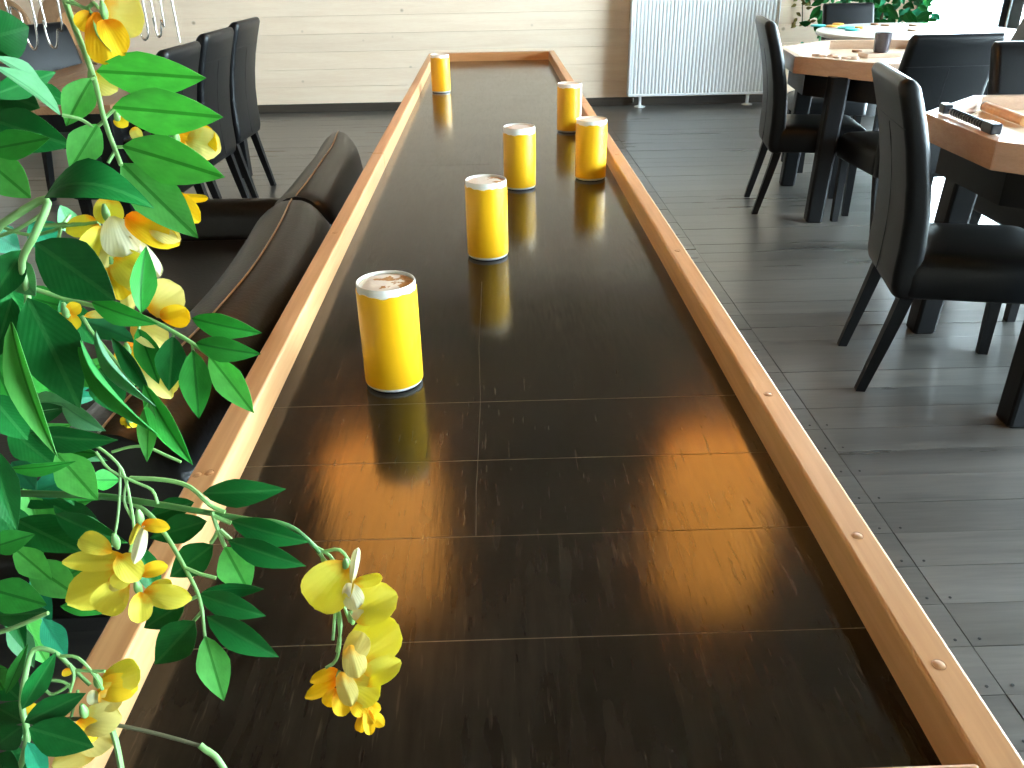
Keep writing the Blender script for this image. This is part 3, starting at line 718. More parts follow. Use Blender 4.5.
o = lathe('cup', [(0, 0), (0.036, 0), (0.040, 0.004), (0.046, 0.10), (0.0435, 0.10), (0.038, 0.01), (0, 0.008)], M['cup'], None, n=32, loc=(p.x + 0.005, p.y, ZS + 0.0222))
tag(o, 'black cup standing on a small wooden board', 'cup')
# grey cloth hanging below the rim
vs = []; fs = []
a = Vector((1.79, 5.175, 0.7345)); b = Vector((1.955, 5.305, 0.7345))
for side in (0, 1):
    for i in range(9):
        for j in range(7):
            u, v = i / 8, j / 6
            drop = (0.10 + 0.16 * (u if u < 0.75 else 0.75 - (u - 0.75) * 0.4)) * v
            q = a.lerp(b, u); vs.append((q.x, q.y + 0.015 * (1 + math.sin(u * 14)) * v + side * 0.004, q.z - drop))
for side in (0, 1):
    for i in range(8):
        for j in range(6):
            k = side * 63 + i * 7 + j
            f = (k, k + 7, k + 8, k + 1); fs.append(f if side else f[::-1])
rimv = [i * 7 for i in range(9)] + [56 + j for j in range(1, 7)] + [i * 7 + 6 for i in range(7, -1, -1)] + [j for j in range(5, 0, -1)]
for k in range(len(rimv)):
    a0, a1 = rimv[k], rimv[(k + 1) % len(rimv)]; fs.append((a0, a1, a1 + 63, a0 + 63))
tag(obj('hanging_cloth', vs, fs, M['cloth'], None, True, sharp=1.0), 'light grey cloth hanging under the rim of the cup table', 'cloth')

# bead counter and wooden roller on the nearer octagonal table
a = at_z(945, 108.5, 0.835); b = at_z(993, 128.5, 0.835)
cnt = thing('bead_counter', 'black ridged bead counter lying along the table rim', 'counter', a)
d = b - a; L_ = d.length; cnt.rotation_euler = (0, 0, math.atan2(d.y, d.x))
tube('rod', [Vector((0, 0, 0)), Vector((L_, 0, 0))], 0.003, M['steel'], cnt, n=8, sub=0)
bsrc = None
rot = (0, PI / 2, 0)
for k in range(13):
    f = 0.20 + 0.66 * k / 12
    if bsrc is None:
        bsrc = lathe('bead', [(0, -0.009), (0.006, -0.0085), (0.013, -0.003), (0.013, 0.003), (0.006, 0.0085), (0, 0.009)], M['bead'], cnt, n=16, loc=(L_ * f, 0, 0)); bsrc.rotation_euler = rot
    else: share('bead', bsrc, cnt, (L_ * f, 0, 0), rot)
for f, w in ((0.02, 0.022), (0.97, 0.035)):
    o = box('end_block', L_ * f - w, L_ * f + w, -0.016, 0.016, -0.0145, 0.017, M['bead'], cnt, bev=0.004)
a = at_z(986, 107, 0.79); b = at_z(1026, 122, 0.79)
rol = thing('wooden_roller', 'short orange wooden roller lying on the bead counter table', 'roller', (a.x, a.y, ZS + 0.0190))
d = b - a
cyl = tube('body', [Vector((0, 0, 0)), Vector((0.002, 0, 0)), Vector((d.length, 0, 0))], 0.018, M['rail_x'], rol, n=20, sub=0)
cyl2 = tube('end_cap', [Vector((-0.006, 0, 0)), Vector((0, 0, 0))], 0.0185, M['bead'], rol, n=20, sub=0)
rol.rotation_euler = (0, 0, math.atan2(d.y, d.x))

# ------------------------------------------------------------------ radiator
rad = thing('radiator', 'white ribbed panel radiator on the spruce wall', 'radiator', (1.95, 8.15, 0))
n = 40; w = 1.33; vs = []; fs = []; prof = []
for k in range(n):
    x0 = -w / 2 + w * k / n; s = w / n
    prof += [(x0, 0.0), (x0 + s * 0.30, 0.0), (x0 + s * 0.42, -0.006), (x0 + s * 0.88, -0.006)]
prof.append((w / 2, 0.0))
front = [(x, y - 0.045) for x, y in prof]
loop2 = front + [(w / 2, 0.045), (-w / 2, 0.045)]
loft('panel', [[Vector((x, y, z)) for x, y in loop2] for z in (0.115, 0.98)], M['white_metal'], rad, smooth=False)
box('bottom_edge', -w / 2 - 0.004, w / 2 + 0.004, -0.062, 0.047, 0.10, 0.118, M['white_metal'], rad, bev=0.003)
box('top_grille', -w / 2 - 0.004, w / 2 + 0.004, -0.062, 0.047, 0.975, 0.995, M['white_metal'], rad, bev=0.003)
for s in (-1, 1): box('side_panel', s * w / 2 - 0.006, s * w / 2 + 0.006, -0.06, 0.047, 0.102, 0.99, M['white_metal'], rad, bev=0.002)
for x in (-0.55, 0.47):
    box('foot_post', x - 0.012, x + 0.012, -0.03, 0.0, 0.008, 0.11, M['white_metal'], rad, bev=0.003)
    lathe('foot_plate', [(0, 0), (0.05, 0), (0.048, 0.006), (0.016, 0.016), (0, 0.016)], M['white_metal'], rad, n=24, loc=(x, -0.015, 0))
tube('valve_pipe', [Vector((-0.61, 0.02, 0.11)), Vector((-0.61, 0.02, 0.05)), Vector((-0.61, 0.05, 0.035)), Vector((-0.61, 0.069, 0.035))], 0.011, M['steel'], rad, n=10)

# ------------------------------------------------------------------ sofa along the table
sofa = thing('tub_sofa', 'dark brown leather sofa with piped curved back along the shuffleboard table', 'sofa', (-1.0, 2.2, 0))
SO = Vector((-1.0, 2.2, 0))
def cushion(name, pix, zc, w0, w1):
    pts = smooth_path([at_z(x, y, zc) for x, y in pix], 6)
    loops = []; pip = []
    for i, p in enumerate(pts):
        f = i / (len(pts) - 1)
        a = pts[max(0, i - 1)]; b = pts[min(len(pts) - 1, i + 1)]
        t_ = (b - a).normalized(); nrm = Vector((t_.y, -t_.x, 0))      # to the table side
        e = 1.0
        ef = min(f, 1 - f) * (len(pts) - 1) / 3.0
        if ef < 1: e = 0.80 + 0.20 * math.sqrt(max(0, 1 - (1 - ef) ** 2))
        L = []
        for k in range(28):
            a_ = 2 * PI * k / 28
            ca, sa = math.cos(a_), math.sin(a_)
            px_ = (abs(ca) ** 0.85) * (1 if ca > 0 else -1)
            pz_ = (abs(sa) ** 0.85) * (1 if sa > 0 else -1)
            hw = w0 + (w1 - w0) * f
            # a tall pad: rounded crown, table side bulging
            x_ = 0.004 + px_ * hw * e
            z_ = zc - 0.17 + pz_ * 0.17 * (0.93 + 0.07 * e)
            L.append(Vector((p.x, p.y, 0)) + nrm * x_ + Vector((0, 0, z_)) - SO)
        loops.append(L)
        pip.append(Vector((p.x, p.y, 0)) + nrm * 0.004 - SO + Vector((0, 0, zc + 0.0018 - 0.012 * (1 - e))))
    o = loft(name, loops, M['brown_leather'], sofa, sharp=1.2)
    tube('piping', pip, 0.0022, M['piping'], o, n=6, sub=0)
    return pts
near_pts = cushion('backrest_cushion', [(96, 432), (140, 384), (188, 338), (222, 302), (252, 266), (276, 228), (290, 199)], 0.745, 0.125, 0.125)
far_pts = cushion('backrest_cushion', [(294, 196), (306, 182), (320, 162), (331, 146), (337, 131)], 0.745, 0.112, 0.085)
allp = near_pts + far_pts
ymin = min(p.y for p in allp); ymax = max(p.y for p in allp)
# outer back shell under the pads
loops = []
for p, q in zip(allp, [allp[0]] + allp[:-1]):
    t_ = (p - q) if (p - q).length > 1e-5 else (allp[1] - allp[0]); t_.normalize(); nrm = Vector((t_.y, -t_.x, 0))
    b = Vector((p.x, p.y, 0)) - SO
    loops.append([b + nrm * 0.095 + Vector((0, 0, 0.08)), b + nrm * 0.10 + Vector((0, 0, 0.5)), b - nrm * 0.0 + Vector((0, 0, 0.5)), b - nrm * 0.0 + Vector((0, 0, 0.08))])
loft('back_shell', loops, M['brown_leather'], sofa, sharp=0.5)
xb = min(p.x for p in near_pts[6:]) - 0.04
def srbox(name, x0, x1, y0, y1, z0, z1, r, mat=M['brown_leather']):
    loops = []
    h = z1 - z0
    for z, e in ((z0, r * 0.6), (z0 + r * 0.3, r * 0.15), (z0 + r, 0), (z1 - r, 0), (z1 - r * 0.4, r * 0.18), (z1 - r * 0.1, r * 0.55), (z1, r)):
        loops.append([Vector((x, y, z)) - SO for x, y in rrect((x0 + x1) / 2, (y0 + y1) / 2, x1 - x0 - 2 * e, y1 - y0 - 2 * e, r, 6)])
    return loft(name, loops, mat, sofa, sharp=1.0)
ym = (1.42 + ymax) / 2
srbox('base', -1.38, -0.66, 1.36, ymax + 0.03, 0.08, 0.25, 0.02)
srbox('seat_cushion', -1.40, -0.70, 1.42, ym - 0.004, 0.252, 0.38, 0.05)
srbox('seat_cushion', -1.40, -0.70, ym + 0.004, ymax - 0.11, 0.252, 0.38, 0.05)
srbox('armrest', -1.40, -0.66, ymax - 0.10, ymax + 0.05, 0.08, 0.50, 0.06)
for x in (-1.33, -0.74):
    for yy in (1.45, ymax - 0.08):
        lathe('foot', [(0, 0), (0.02, 0), (0.028, 0.079), (0, 0.079)], M['black_wood'], sofa, n=16, loc=(x - SO.x, yy - SO.y, 0))

# ------------------------------------------------------------------ wire hooks and round boards by the left table
hk = thing('hanging_wire_rack', 'bent steel wire loops hanging over the brown wooden table', 'wire rack', (-1.8, 3.7, 0))
HO = Vector((-1.8, 3.7, 0))
HY = 3.7
box('rail', at_y(0, 0, HY).x - 0.3 - HO.x, at_y(185, 0, HY).x + 0.1 - HO.x, -0.012, 0.012, 2.15, 2.175, M['black_metal'], hk, bev=0.003)
for x in (-0.5, 0.4): tube('hanger', [Vector((x, 0, 2.17)), Vector((x, 0, RZ - 0.001))], 0.005, M['black_metal'], hk, n=8, sub=0)
def wire(pix, top_left=True, top_right=True, name='wire_loop'):
    pts = [at_y(x, y, HY) - HO for x, y in pix]
    if top_left: pts = [Vector((pts[0].x - 0.02, 0, 2.155))] + pts
    if top_right: pts = pts + [Vector((pts[-1].x + 0.01, 0, 2.155))]
    tube(name, pts, 0.0042, M['steel'], hk, n=8, sub=5)
wire([(5, 2), (10, 6), (18, 11), (22, 20), (25, 32), (29, 43), (34, 49.5), (37, 46), (37, 36), (34, 18), (31, 2)], True, True)
wire([(40, 2), (43, 20), (46, 33), (50, 44), (54, 48), (57, 45), (57.5, 30), (58, 2)])
wire([(112, 2), (128, 24), (139, 32), (142, 37), (145, 40), (148, 36), (147, 26), (143, 2)])
wire([(151, 2), (153, 18), (156, 30), (158.5, 36.5), (161, 34), (161, 20), (160.5, 2)])
wire([(172, 2), (176, 22), (180, 42)], True, False)
# round brown boards leaning against the wall
for px_, py_, r, lab in ((66, 30, 0.30, 'large round brown wooden board behind the wire loops'), (-8, 32, 0.27, 'round brown wooden board, mostly hidden by dark vine leaves')):
    p = at_y(px_, py_, 7.7)
    g = thing('round_board', lab, 'board', (p.x, 7.85, 0.0), 0)
    o = lathe('disc', [(0, -0.02), (r - 0.01, -0.02), (r, -0.012), (r, 0.012), (r - 0.01, 0.02), (0, 0.02)], M['brown_disc'], g, n=48)
    o.location = (0, 0, p.z); o.rotation_euler = (PI / 2 - 0.12, 0, 0)
    o = lathe('inlay', [(0, 0.0205), (r * 0.45, 0.0205), (r * 0.45, 0.0225), (0, 0.0225)], M['plug'], g, n=40)
    o.location = (0, 0, p.z); o.rotation_euler = (PI / 2 - 0.12, 0, 0)
    loops = [[Vector((x, y, z)) for x, y in rrect(0, 0.05, 0.5 - 0.2 * (z > 0.1), 0.2 - 0.1 * (z > 0.1), 0.02, 4)] for z in (0.0, 0.03, 0.031 + 0.1, max(0.2, p.z - r + 0.04))]
    loft('stand', loops, M['dark_trim'], g, smooth=False)
p = Vector((-2.36, 5.30, 0))
pg = thing('wooden_peg', 'small pale wooden peg lying on the brown wooden table', 'peg', (p.x, p.y, 0.7802))
tube('body', [Vector((-0.06, 0.05, 0.011)), Vector((0.05, -0.05, 0.011))], 0.011, M['table_top'], pg, n=10, sub=0)

# ------------------------------------------------------------------ amber pendant lamps over the shuffle table (their glow lies on its lacquer)
for (lx, ly, lab) in ((-0.46, 2.63, 'lit amber drum pendant over the sofa side of the shuffleboard'), (0.82, 2.60, 'lit amber drum pendant over the window side of the shuffleboard')):
    t = thing('pendant_lamp', lab, 'lamp', (lx, ly, RZ), 0, 'amber pendants over the shuffleboard')
    zb, zt, r = 2.05 - RZ, 2.62 - RZ, 0.205
    lathe('shade', [(r - 0.004, zb), (r, zb), (r, zt), (r - 0.004, zt), (r - 0.004, zb)], M['lamp'], t, n=40)
    lathe('diffuser', [(0, zb + 0.02), (r - 0.005, zb + 0.02), (r - 0.005, zb + 0.026), (0, zb + 0.026)], M['lamp'], t, n=40)
    lathe('shade_cap', [(0, zt - 0.01), (r - 0.005, zt - 0.01), (r - 0.005, zt - 0.006), (0, zt - 0.006)], M['black_metal'], t, n=40)
    tube('cable', [Vector((0, 0, zt - 0.01)), Vector((0, 0, -0.02))], 0.004, M['black_metal'], t, n=8, sub=0)
    lathe('ceiling_rose', [(0, -0.03), (0.05, -0.03), (0.06, -0.001), (0, -0.001)], M['black_metal'], t, n=24)

# ------------------------------------------------------------------ leaves and petals
def blade(name, width, bend, fold, mat, nx=9, ny=4, wave=0.0, th=0.007):
    """unit leaf along +x, double layered, folded along the midrib and bent"""
    vs = []; fs = []
    for side in (1, 0):
        for i in range(nx + 1):
            t_ = i / nx; w = width(t_)
            for j in range(-ny, ny + 1):
                y_ = 0.5 * w * j / ny
                z_ = fold * abs(y_) + bend * (t_ - t_ * t_) * 4 * 0.25 + wave * math.sin(9 * t_ + j) * abs(j) / ny
                vs.append((t_, y_, z_ + (th if side else 0)))
    m = 2 * ny + 1; off = (nx + 1) * m
    for i in range(nx):
        for j in range(m - 1):
            k = i * m + j
            fs.append((k, k + m, k + m + 1, k + 1)); q = off + k; fs.append((q, q + 1, q + m + 1, q + m))
        k = i * m; fs.append((k, off + k, off + k + m, k + m))
        k = i * m + m - 1; fs.append((k, k + m, off + k + m, off + k))
    me = bpy.data.meshes.new(name); me.from_pydata(vs, [], fs); me.materials.append(mat)
    me.polygons.foreach_set('use_smooth', [True] * len(me.polygons)); me.set_sharp_from_angle(angle=1.0); me.update()
    return me
def w_leaf(t_): return max(0.012, ((t_ / 0.40) ** 0.62 if t_ < 0.40 else 1 - ((t_ - 0.40) / 0.60) ** 1.75) )
def w_oval(t_): return max(0.02, math.sin(PI * min(1, t_ ** 0.85)) ** 0.7)
def w_petal(t_): return max(0.12, math.sqrt(max(0, 1 - ((t_ - 0.58) / 0.58) ** 2)) if t_ < 0.58 else math.sqrt(max(0.0, 1 - ((t_ - 0.58) / 0.425) ** 2)))
LEAF = {}
for tone in ('dark', 'mid', 'light', 'pale', 'teal'):
    for bi, (bend, fold) in enumerate(((0.25, 0.18), (-0.05, 0.10), (-0.35, 0.2), (0.95, 0.15))):
        LEAF[tone, bi] = blade('leaf', w_leaf, bend, fold, M['leaf_' + tone], wave=0.006)
LEAF['dry', 0] = blade('leaf', w_leaf, 0.3, 0.2, M['dry'], nx=5, ny=2)
PETAL = {}
for tone in 'ypgw':
    for bi, (bend, fold) in enumerate(((0.35, 0.25), (-0.3, -0.2), (0.7, 0.35))):
        PETAL[tone, bi] = blade('petal', w_petal, bend, fold, M['petal_' + tone], nx=10, ny=5, wave=0.018, th=0.006)

def place(name, me, parent, origin, B, T, width, tilt=0.0, towards=None, local_parent=None):
    """put a unit blade from B to T, its face towards the viewer side, tilted about its length"""
    x = (T - B); L_ = x.length; x.normalize()
    n_ = ((towards or CAM) - (B + T) / 2).normalized()
    y_ = n_.cross(x).normalized(); n_ = x.cross(y_)
    c, s = math.cos(tilt), math.sin(tilt)
    y2 = y_ * c + n_ * s; n2 = n_ * c - y_ * s
    W = width / max(0.35, abs(c))
    b = B - origin
    m = Matrix(((x.x * L_, y2.x * W, n2.x * L_, b.x), (x.y * L_, y2.y * W, n2.y * L_, b.y), (x.z * L_, y2.z * W, n2.z * L_, b.z), (0, 0, 0, 1)))
    return share(name, me, parent, matrix=m)

# ------------------------------------------------------------------ the flowering vine in the foreground
PO = Vector((-0.60, 0.42, 0))
vine = thing('flowering_vine', 'tall leafy vine with yellow pea-like flowers hanging over the table corner', 'plant', PO)
lathe('planter', [(0, 0), (0.12, 0), (0.13, 0.01), (0.165, 0.32), (0.175, 0.325), (0.175, 0.35), (0.155, 0.35), (0.15, 0.30), (0, 0.30)], M['pot'], vine, n=40)
lathe('soil', [(0, 0.301), (0.149, 0.301), (0.149, 0.312), (0.08, 0.32), (0, 0.322)], M['soil'], vine, n=32)
vj = lambda q: q - PO
trunk_top = Vector((-0.50, 0.40, 1.62))
tube('main_stem', [Vector((0, 0, 0.30)), Vector((0.01, -0.01, 0.7)), Vector((-0.02, 0.0, 1.1)), Vector((0.03, -0.01, 1.4)), trunk_top - PO], lambda f: 0.012 - 0.006 * f, M['trunk'], vine, n=10)
def branch(pix, rad0, rad1, mat, root=None, n=8):
    """pix: (px, py, depth); the first point is joined to the main stem when root is given (a height)"""
    pts = [vj(at_d(x, y, d)) for x, y, d in pix]
    if root is not None: pts = [Vector((0.0, 0.0, root))] + [Vector((0.0, 0.0, root)).lerp(pts[0], 0.5) + Vector((0, 0, 0.03))] + pts
    return tube('branch', pts, lambda f: rad0 + (rad1 - rad0) * f, M[mat], vine, n=n, sub=4)
def leaves(parent, rows):
    for r in rows:
        bx, by, tx, ty, w, d, tone, bi = r[:8]
        dz = r[8] if len(r) > 8 else random.uniform(-0.018, 0.018)
        tl = r[9] if len(r) > 9 else random.uniform(-0.35, 0.35)
        B = at_d(bx, by, d); T = at_d(tx, ty, d + dz)
        place('leaf', LEAF[tone, bi], parent, PO, B, T, w * d / F_PX, tl)

s1 = branch([(40, -90, 0.50), (62, -10, 0.49), (72, 20, 0.485), (93, 75, 0.48), (105, 122, 0.475), (121, 165, 0.47)], 0.0026, 0.0013, 'stem', 1.5)
leaves(s1, [
 (97, 71, 206, 78, 44, 0.48, 'light', 1, -0.01, 0.2), (113, 107, 223, 117, 46, 0.475, 'light', 1, -0.01, 0.15), (123, 146, 225, 177, 47, 0.47, 'light', 1, -0.01, 0.2),
 (121, 163, 198, 238, 48, 0.475, 'light', 1, 0.0, -0.1), (92, 78, 66, 126, 32, 0.485, 'light', 0, 0.0, 0.2), (98, 124, 70, 170, 34, 0.48, 'light', 1, 0.0, 0.1),
 (60, 115, -8, 66, 17, 0.47, 'pale', 0, -0.03, 0.9), (44, 90, -8, 56, 13, 0.475, 'pale', 0, -0.03, 0.9), (-14, 38, 29, 27, 48, 0.47, 'dark', 0, 0.01, 0.2),
 (-10, 96, 56, 72, 26, 0.50, 'dark', 1, 0.02), (-12, 118, 73, 146, 44, 0.52, 'dark', 0, 0.01, 0.1), (-14, 150, 50, 138, 30, 0.50, 'mid', 1), (-14, 160, 31, 198, 40, 0.50, 'light', 1, 0.0, 0.1),
 (45, 198, 154, 208, 40, 0.445, 'dark', 3, 0.0, -0.7), (-10, 88, 40, 108, 40, 0.54, 'dark', 1), (30, 85, 70, 104, 20, 0.55, 'dark', 1), (-25, 20, 10, 60, 40, 0.54, 'dark', 2),
])
tube('petiole', [vj(at_d(62, 115, 0.47)), vj(at_d(80, 119, 0.475)), vj(at_d(93, 127, 0.48))], 0.0011, M['stem'], s1, n=6)
for a_, b_ in (((96, 76), (91, 79)), ((104, 119), (114, 109)), ((116, 147), (124, 147)), ((116, 149), (108, 163)), ((104, 121), (98, 126))):
    tube('petiole', [vj(at_d(*a_, 0.477)), vj(at_d(*b_, 0.477))], 0.0011, M['stem'], s1, n=6, sub=0)

s2 = branch([(-60, 262, 0.48), (0, 225, 0.455), (46, 199, 0.45), (36, 232, 0.45), (22, 262, 0.455), (28, 300, 0.46), (20, 345, 0.465)], 0.0026, 0.0018, 'stem', 1.3)
leaves(s2, [
 (36, 243, 116, 300, 60, 0.45, 'dark', 1, -0.005, 0.15), (28, 298, 80, 408, 60, 0.455, 'dark', 1, 0.0, 0.2), (24, 250, -10, 305, 34, 0.46, 'dark', 0), (12, 298, -8, 362, 34, 0.465, 'dark', 1),
 (12, 322, 58, 457, 24, 0.45, 'light', 0, -0.01, 0.5), (10, 262, 36, 296, 30, 0.47, 'pale', 1), (-10, 395, 28, 440, 40, 0.50, 'dark', 1), (25, 418, 66, 408, 22, 0.49, 'dark', 1),
 (30, 433, 118, 440, 27, 0.475, 'dark', 0, 0.0, 0.3), (30, 402, 76, 405, 20, 0.50, 'pale', 0), (62, 404, 106, 431, 20, 0.49, 'pale', 0, 0.0, 0.4), (100, 368, 118, 414, 36, 0.50, 'dark', 1, 0.0, 0.0),
 (64, 358, 100, 388, 26, 0.51, 'light', 1), (58, 398, 100, 396, 15, 0.515, 'teal', 1), (86, 322, 138, 342, 26, 0.51, 'teal', 0), (80, 336, 158, 434, 12, 0.46, 'mid', 0, -0.02, 0.9), (96, 330, 156, 406, 10, 0.47, 'pale', 0, -0.02, 0.9),
 (112, 338, 151, 398, 16, 0.475, 'dark', 2, 0.0, 0.5), (92, 302, 158, 324, 23, 0.465, 'mid', 0, 0.0, 0.3), (141, 313, 146, 246, 26, 0.475, 'mid', 2, 0.0, 0.4),
 (144, 384, 193, 465, 23, 0.47, 'mid', 0, 0.0, 0.3), (149, 402, 147, 462, 20, 0.465, 'light', 1, 0.0, 0.3), (60, 205, 72, 235, 20, 0.53, 'pale', 0), (30, 222, 60, 250, 34, 0.54, 'teal', 1), (-10, 230, 20, 250, 30, 0.53, 'teal', 1),
 (-5, 262, 30, 330, 40, 0.53, 'dark', 1), (20, 330, 60, 410, 40, 0.53, 'mid', 1), (60, 300, 95, 345, 30, 0.55, 'dark', 1), (-15, 340, 20, 420, 40, 0.54, 'mid', 1),
])
for a_, b_, c_ in (((-10, 222), (30, 235), (70, 225)), ((0, 236), (20, 228), (45, 212)), ((40, 225), (70, 224), (100, 224)), ((70, 215), (62, 226), (58, 240))):
    tube('tendril', [vj(at_d(*a_, 0.5)), vj(at_d(*b_, 0.49)), vj(at_d(*c_, 0.49))], 0.0011, M['stem'], s2, n=6)

s3 = branch([(70, 300, 0.50), (120, 310, 0.485), (155, 322, 0.48), (192, 343, 0.48), (210, 356, 0.48)], 0.0018, 0.0011, 'stem', 1.25)
leaves(s3, [
 (192, 318, 262, 333, 25, 0.48, 'mid', 0, 0.0, 0.2), (196, 343, 261, 354, 26, 0.475, 'mid', 0, 0.0, 0.2), (209, 355, 254, 413, 30, 0.475, 'light', 1, 0.0, 0.25), (193, 350, 199, 419, 32, 0.478, 'mid', 1, 0.0, 0.1),
 (173, 336, 169, 391, 31, 0.482, 'dark', 1, 0.0, 0.1), (138, 328, 159, 384, 25, 0.485, 'mid', 1, 0.0, 0.1)])
for a_, b_ in (((192, 343), (193, 351)), ((174, 333), (173, 337)), ((140, 318), (139, 329))): tube('petiole', [vj(at_d(*a_, 0.48)), vj(at_d(*b_, 0.48))], 0.001, M['stem'], s3, n=6, sub=0)

s4 = branch([(-50, 488, 0.52), (15, 493, 0.515), (98, 496, 0.51), (150, 503, 0.505), (210, 513, 0.505), (252, 520, 0.505), (276, 522, 0.505), (298, 531, 0.508), (320, 553, 0.51)], 0.0028, 0.0012, 'stem_dark', 1.15)
leaves(s4, [
 (203, 493, 286, 489, 29, 0.50, 'dark', 0, 0.0, 0.15), (231, 521, 310, 542, 27, 0.505, 'dark', 0, 0.0, 0.2), (228, 540, 306, 566, 26, 0.50, 'dark', 0, 0.0, 0.2), (225, 547, 249, 592, 38, 0.505, 'light', 1, 0.0, 0.1),
 (202, 592, 264, 589, 16, 0.495, 'dark', 2, 0.0, 0.4), (199, 594, 266, 616, 26, 0.495, 'dark', 0, 0.0, 0.2), (207, 616, 279, 657, 29, 0.49, 'dark', 0, 0.0, 0.2), (205, 636, 224, 701, 33, 0.485, 'light', 1, 0.0, 0.1),
 (195, 621, 155, 664, 40, 0.49, 'dark', 1, 0.0, 0.1), (213, 545, 170, 577, 34, 0.505, 'dark', 1, 0.0, 0.1), (207, 521, 150, 538, 30, 0.51, 'dark', 1, 0.0, 0.1), (194, 502, 146, 518, 24, 0.515, 'dark', 1, 0.0, 0.1), (185, 602, 144, 628, 30, 0.50, 'dark', 1, 0.0, 0.1),
 (-8, 448, 17, 530, 34, 0.47, 'dark', 0, 0.0, 0.2), (10, 468, 76, 461, 14, 0.48, 'mid', 0, 0.0, 0.5), (56, 453, 98, 500, 38, 0.50, 'light', 1, 0.0, 0.2), (88, 480, 120, 480, 22, 0.52, 'mid', 1), (30, 494, 84, 474, 28, 0.52, 'teal', 1), (12, 462, 37, 490, 26, 0.51, 'teal', 1),
 (56, 514, 128, 543, 27, 0.49, 'dark', 0, 0.0, 0.3), (58, 516, 120, 548, 24, 0.50, 'pale', 0), (16, 520, 82, 552, 40, 0.52, 'dark', 1), (14, 548, 52, 580, 28, 0.49, 'light', 1, 0.0, 0.2), (28, 562, 80, 598, 36, 0.495, 'light', 1, 0.0, 0.1), (-10, 548, 35, 534, 26, 0.485, 'mid', 0),
 (-14, 588, 47, 605, 36, 0.475, 'mid', 1, 0.0, 0.1), (-8, 616, 50, 612, 26, 0.51, 'dark', 1), (43, 619, 67, 657, 24, 0.49, 'teal', 1, 0.0, 0.1), (40, 478, 100, 500, 22, 0.53, 'mid', 1), (-6, 500, 30, 560, 40, 0.53, 'dark', 1), (10, 430, 60, 470, 36, 0.53, 'dark', 1),
 (60, 606, 110, 612, 16, 0.51, 'mid', 0), (135, 543, 160, 600, 24, 0.515, 'dark', 1)])
for pl in ([(212, 512), (218, 530), (225, 547)], [(218, 532), (211, 543)], [(220, 530), (231, 540)], [(214, 516), (231, 523)], [(130, 478), (165, 480), (190, 487), (210, 505), (225, 512)]):
    tube('petiole', [vj(at_d(x, y, 0.503)) for x, y in pl], 0.0014, M['stem'], s4, n=6, sub=3 if len(pl) > 2 else 0)
s5 = branch([(128, 500, 0.508), (150, 515, 0.503), (167, 537, 0.50), (186, 570, 0.495), (200, 600, 0.49), (205, 637, 0.486)], 0.0017, 0.0010, 'stem')
for pl in ([(186, 568), (200, 574), (216, 578)], [(203, 610), (192, 623)], [(198, 596), (185, 602)]):
    tube('petiole', [vj(at_d(x, y, 0.494)) for x, y in pl], 0.0011, M['stem'], s5, n=6, sub=0)
for pl in ([(64, 447), (88, 444), (105, 452), (122, 470), (130, 500), (134, 530), (130, 552)], [(120, 466), (120, 490), (118, 515), (115, 535)], [(96, 452), (110, 470), (135, 482), (152, 490), (158, 504)], [(112, 452), (130, 447), (147, 447), (165, 455), (181, 462)], [(128, 478), (124, 500), (133, 520)]):
    tube('tendril', [vj(at_d(x, y, 0.485)) for x, y in pl], 0.0009, M['stem'], s4, n=6, sub=3)

s6 = branch([(-60, 640, 0.48), (0, 632, 0.475), (48, 613, 0.47)], 0.002, 0.0012, 'stem', 0.98)
s7 = branch([(-50, 760, 0.455), (10, 775, 0.45), (27, 740, 0.45), (22, 705, 0.452), (26, 672, 0.455), (34, 650, 0.458), (54, 652, 0.46), (72, 668, 0.462), (90, 685, 0.464)], 0.0022, 0.0011, 'stem', 0.92)
leaves(s7, [
 (22, 709, 56, 652, 22, 0.445, 'dark', 1, 0.0, 0.2), (25, 722, 86, 693, 27, 0.44, 'dark', 1, 0.0, 0.15), (29, 728, 94, 747, 38, 0.435, 'dark', 1, 0.0, 0.1), (22, 726, -8, 748, 32, 0.445, 'dark', 1), (24, 722, -6, 706, 28, 0.45, 'dark', 1), (6, 694, 28, 644, 13, 0.455, 'mid', 1),
 (27, 742, 47, 780, 20, 0.44, 'teal', 1), (4, 690, -12, 664, 24, 0.46, 'mid', 1), (-10, 672, 20, 700, 30, 0.47, 'dark', 1), (10, 745, 24, 790, 26, 0.455, 'dark', 1), (-12, 760, 20, 775, 30, 0.45, 'dark', 1)])
for pl in ([(60, 656), (78, 658), (95, 676), (103, 690)], [(70, 664), (74, 676), (70, 692)], [(46, 680), (64, 682), (72, 690)], [(40, 682), (50, 694), (62, 690), (70, 684)], [(76, 670), (90, 671), (105, 671)], [(78, 690), (74, 705), (70, 722)], [(0, 718), (14, 726), (24, 740)]):
    tube('tendril', [vj(at_d(x, y, 0.455)) for x, y in pl], 0.0009, M['stem'], s7, n=6, sub=3)
s8 = branch([(54, 720, 0.455), (80, 719, 0.455), (110, 724, 0.456), (150, 732, 0.458), (200, 746, 0.46), (214, 754, 0.46), (226, 772, 0.46)], 0.0012, 0.0010, 'twig')
tube('side_twig', [vj(at_d(110, 724, 0.456)), vj(at_d(116, 742, 0.456)), vj(at_d(122, 772, 0.456))], 0.0017, M['stem'], s8, n=6)
tube('side_twig', [vj(at_d(95, 719, 0.456)), vj(at_d(102, 711, 0.456))], 0.0012, M['twig'], s8, n=6, sub=0)
tube('bud', [vj(at_d(200, 745, 0.459)), vj(at_d(206, 750, 0.459)), vj(at_d(216, 757, 0.459)), vj(at_d(226, 772, 0.459))], 0.0018, M['stem'], s8, n=7)
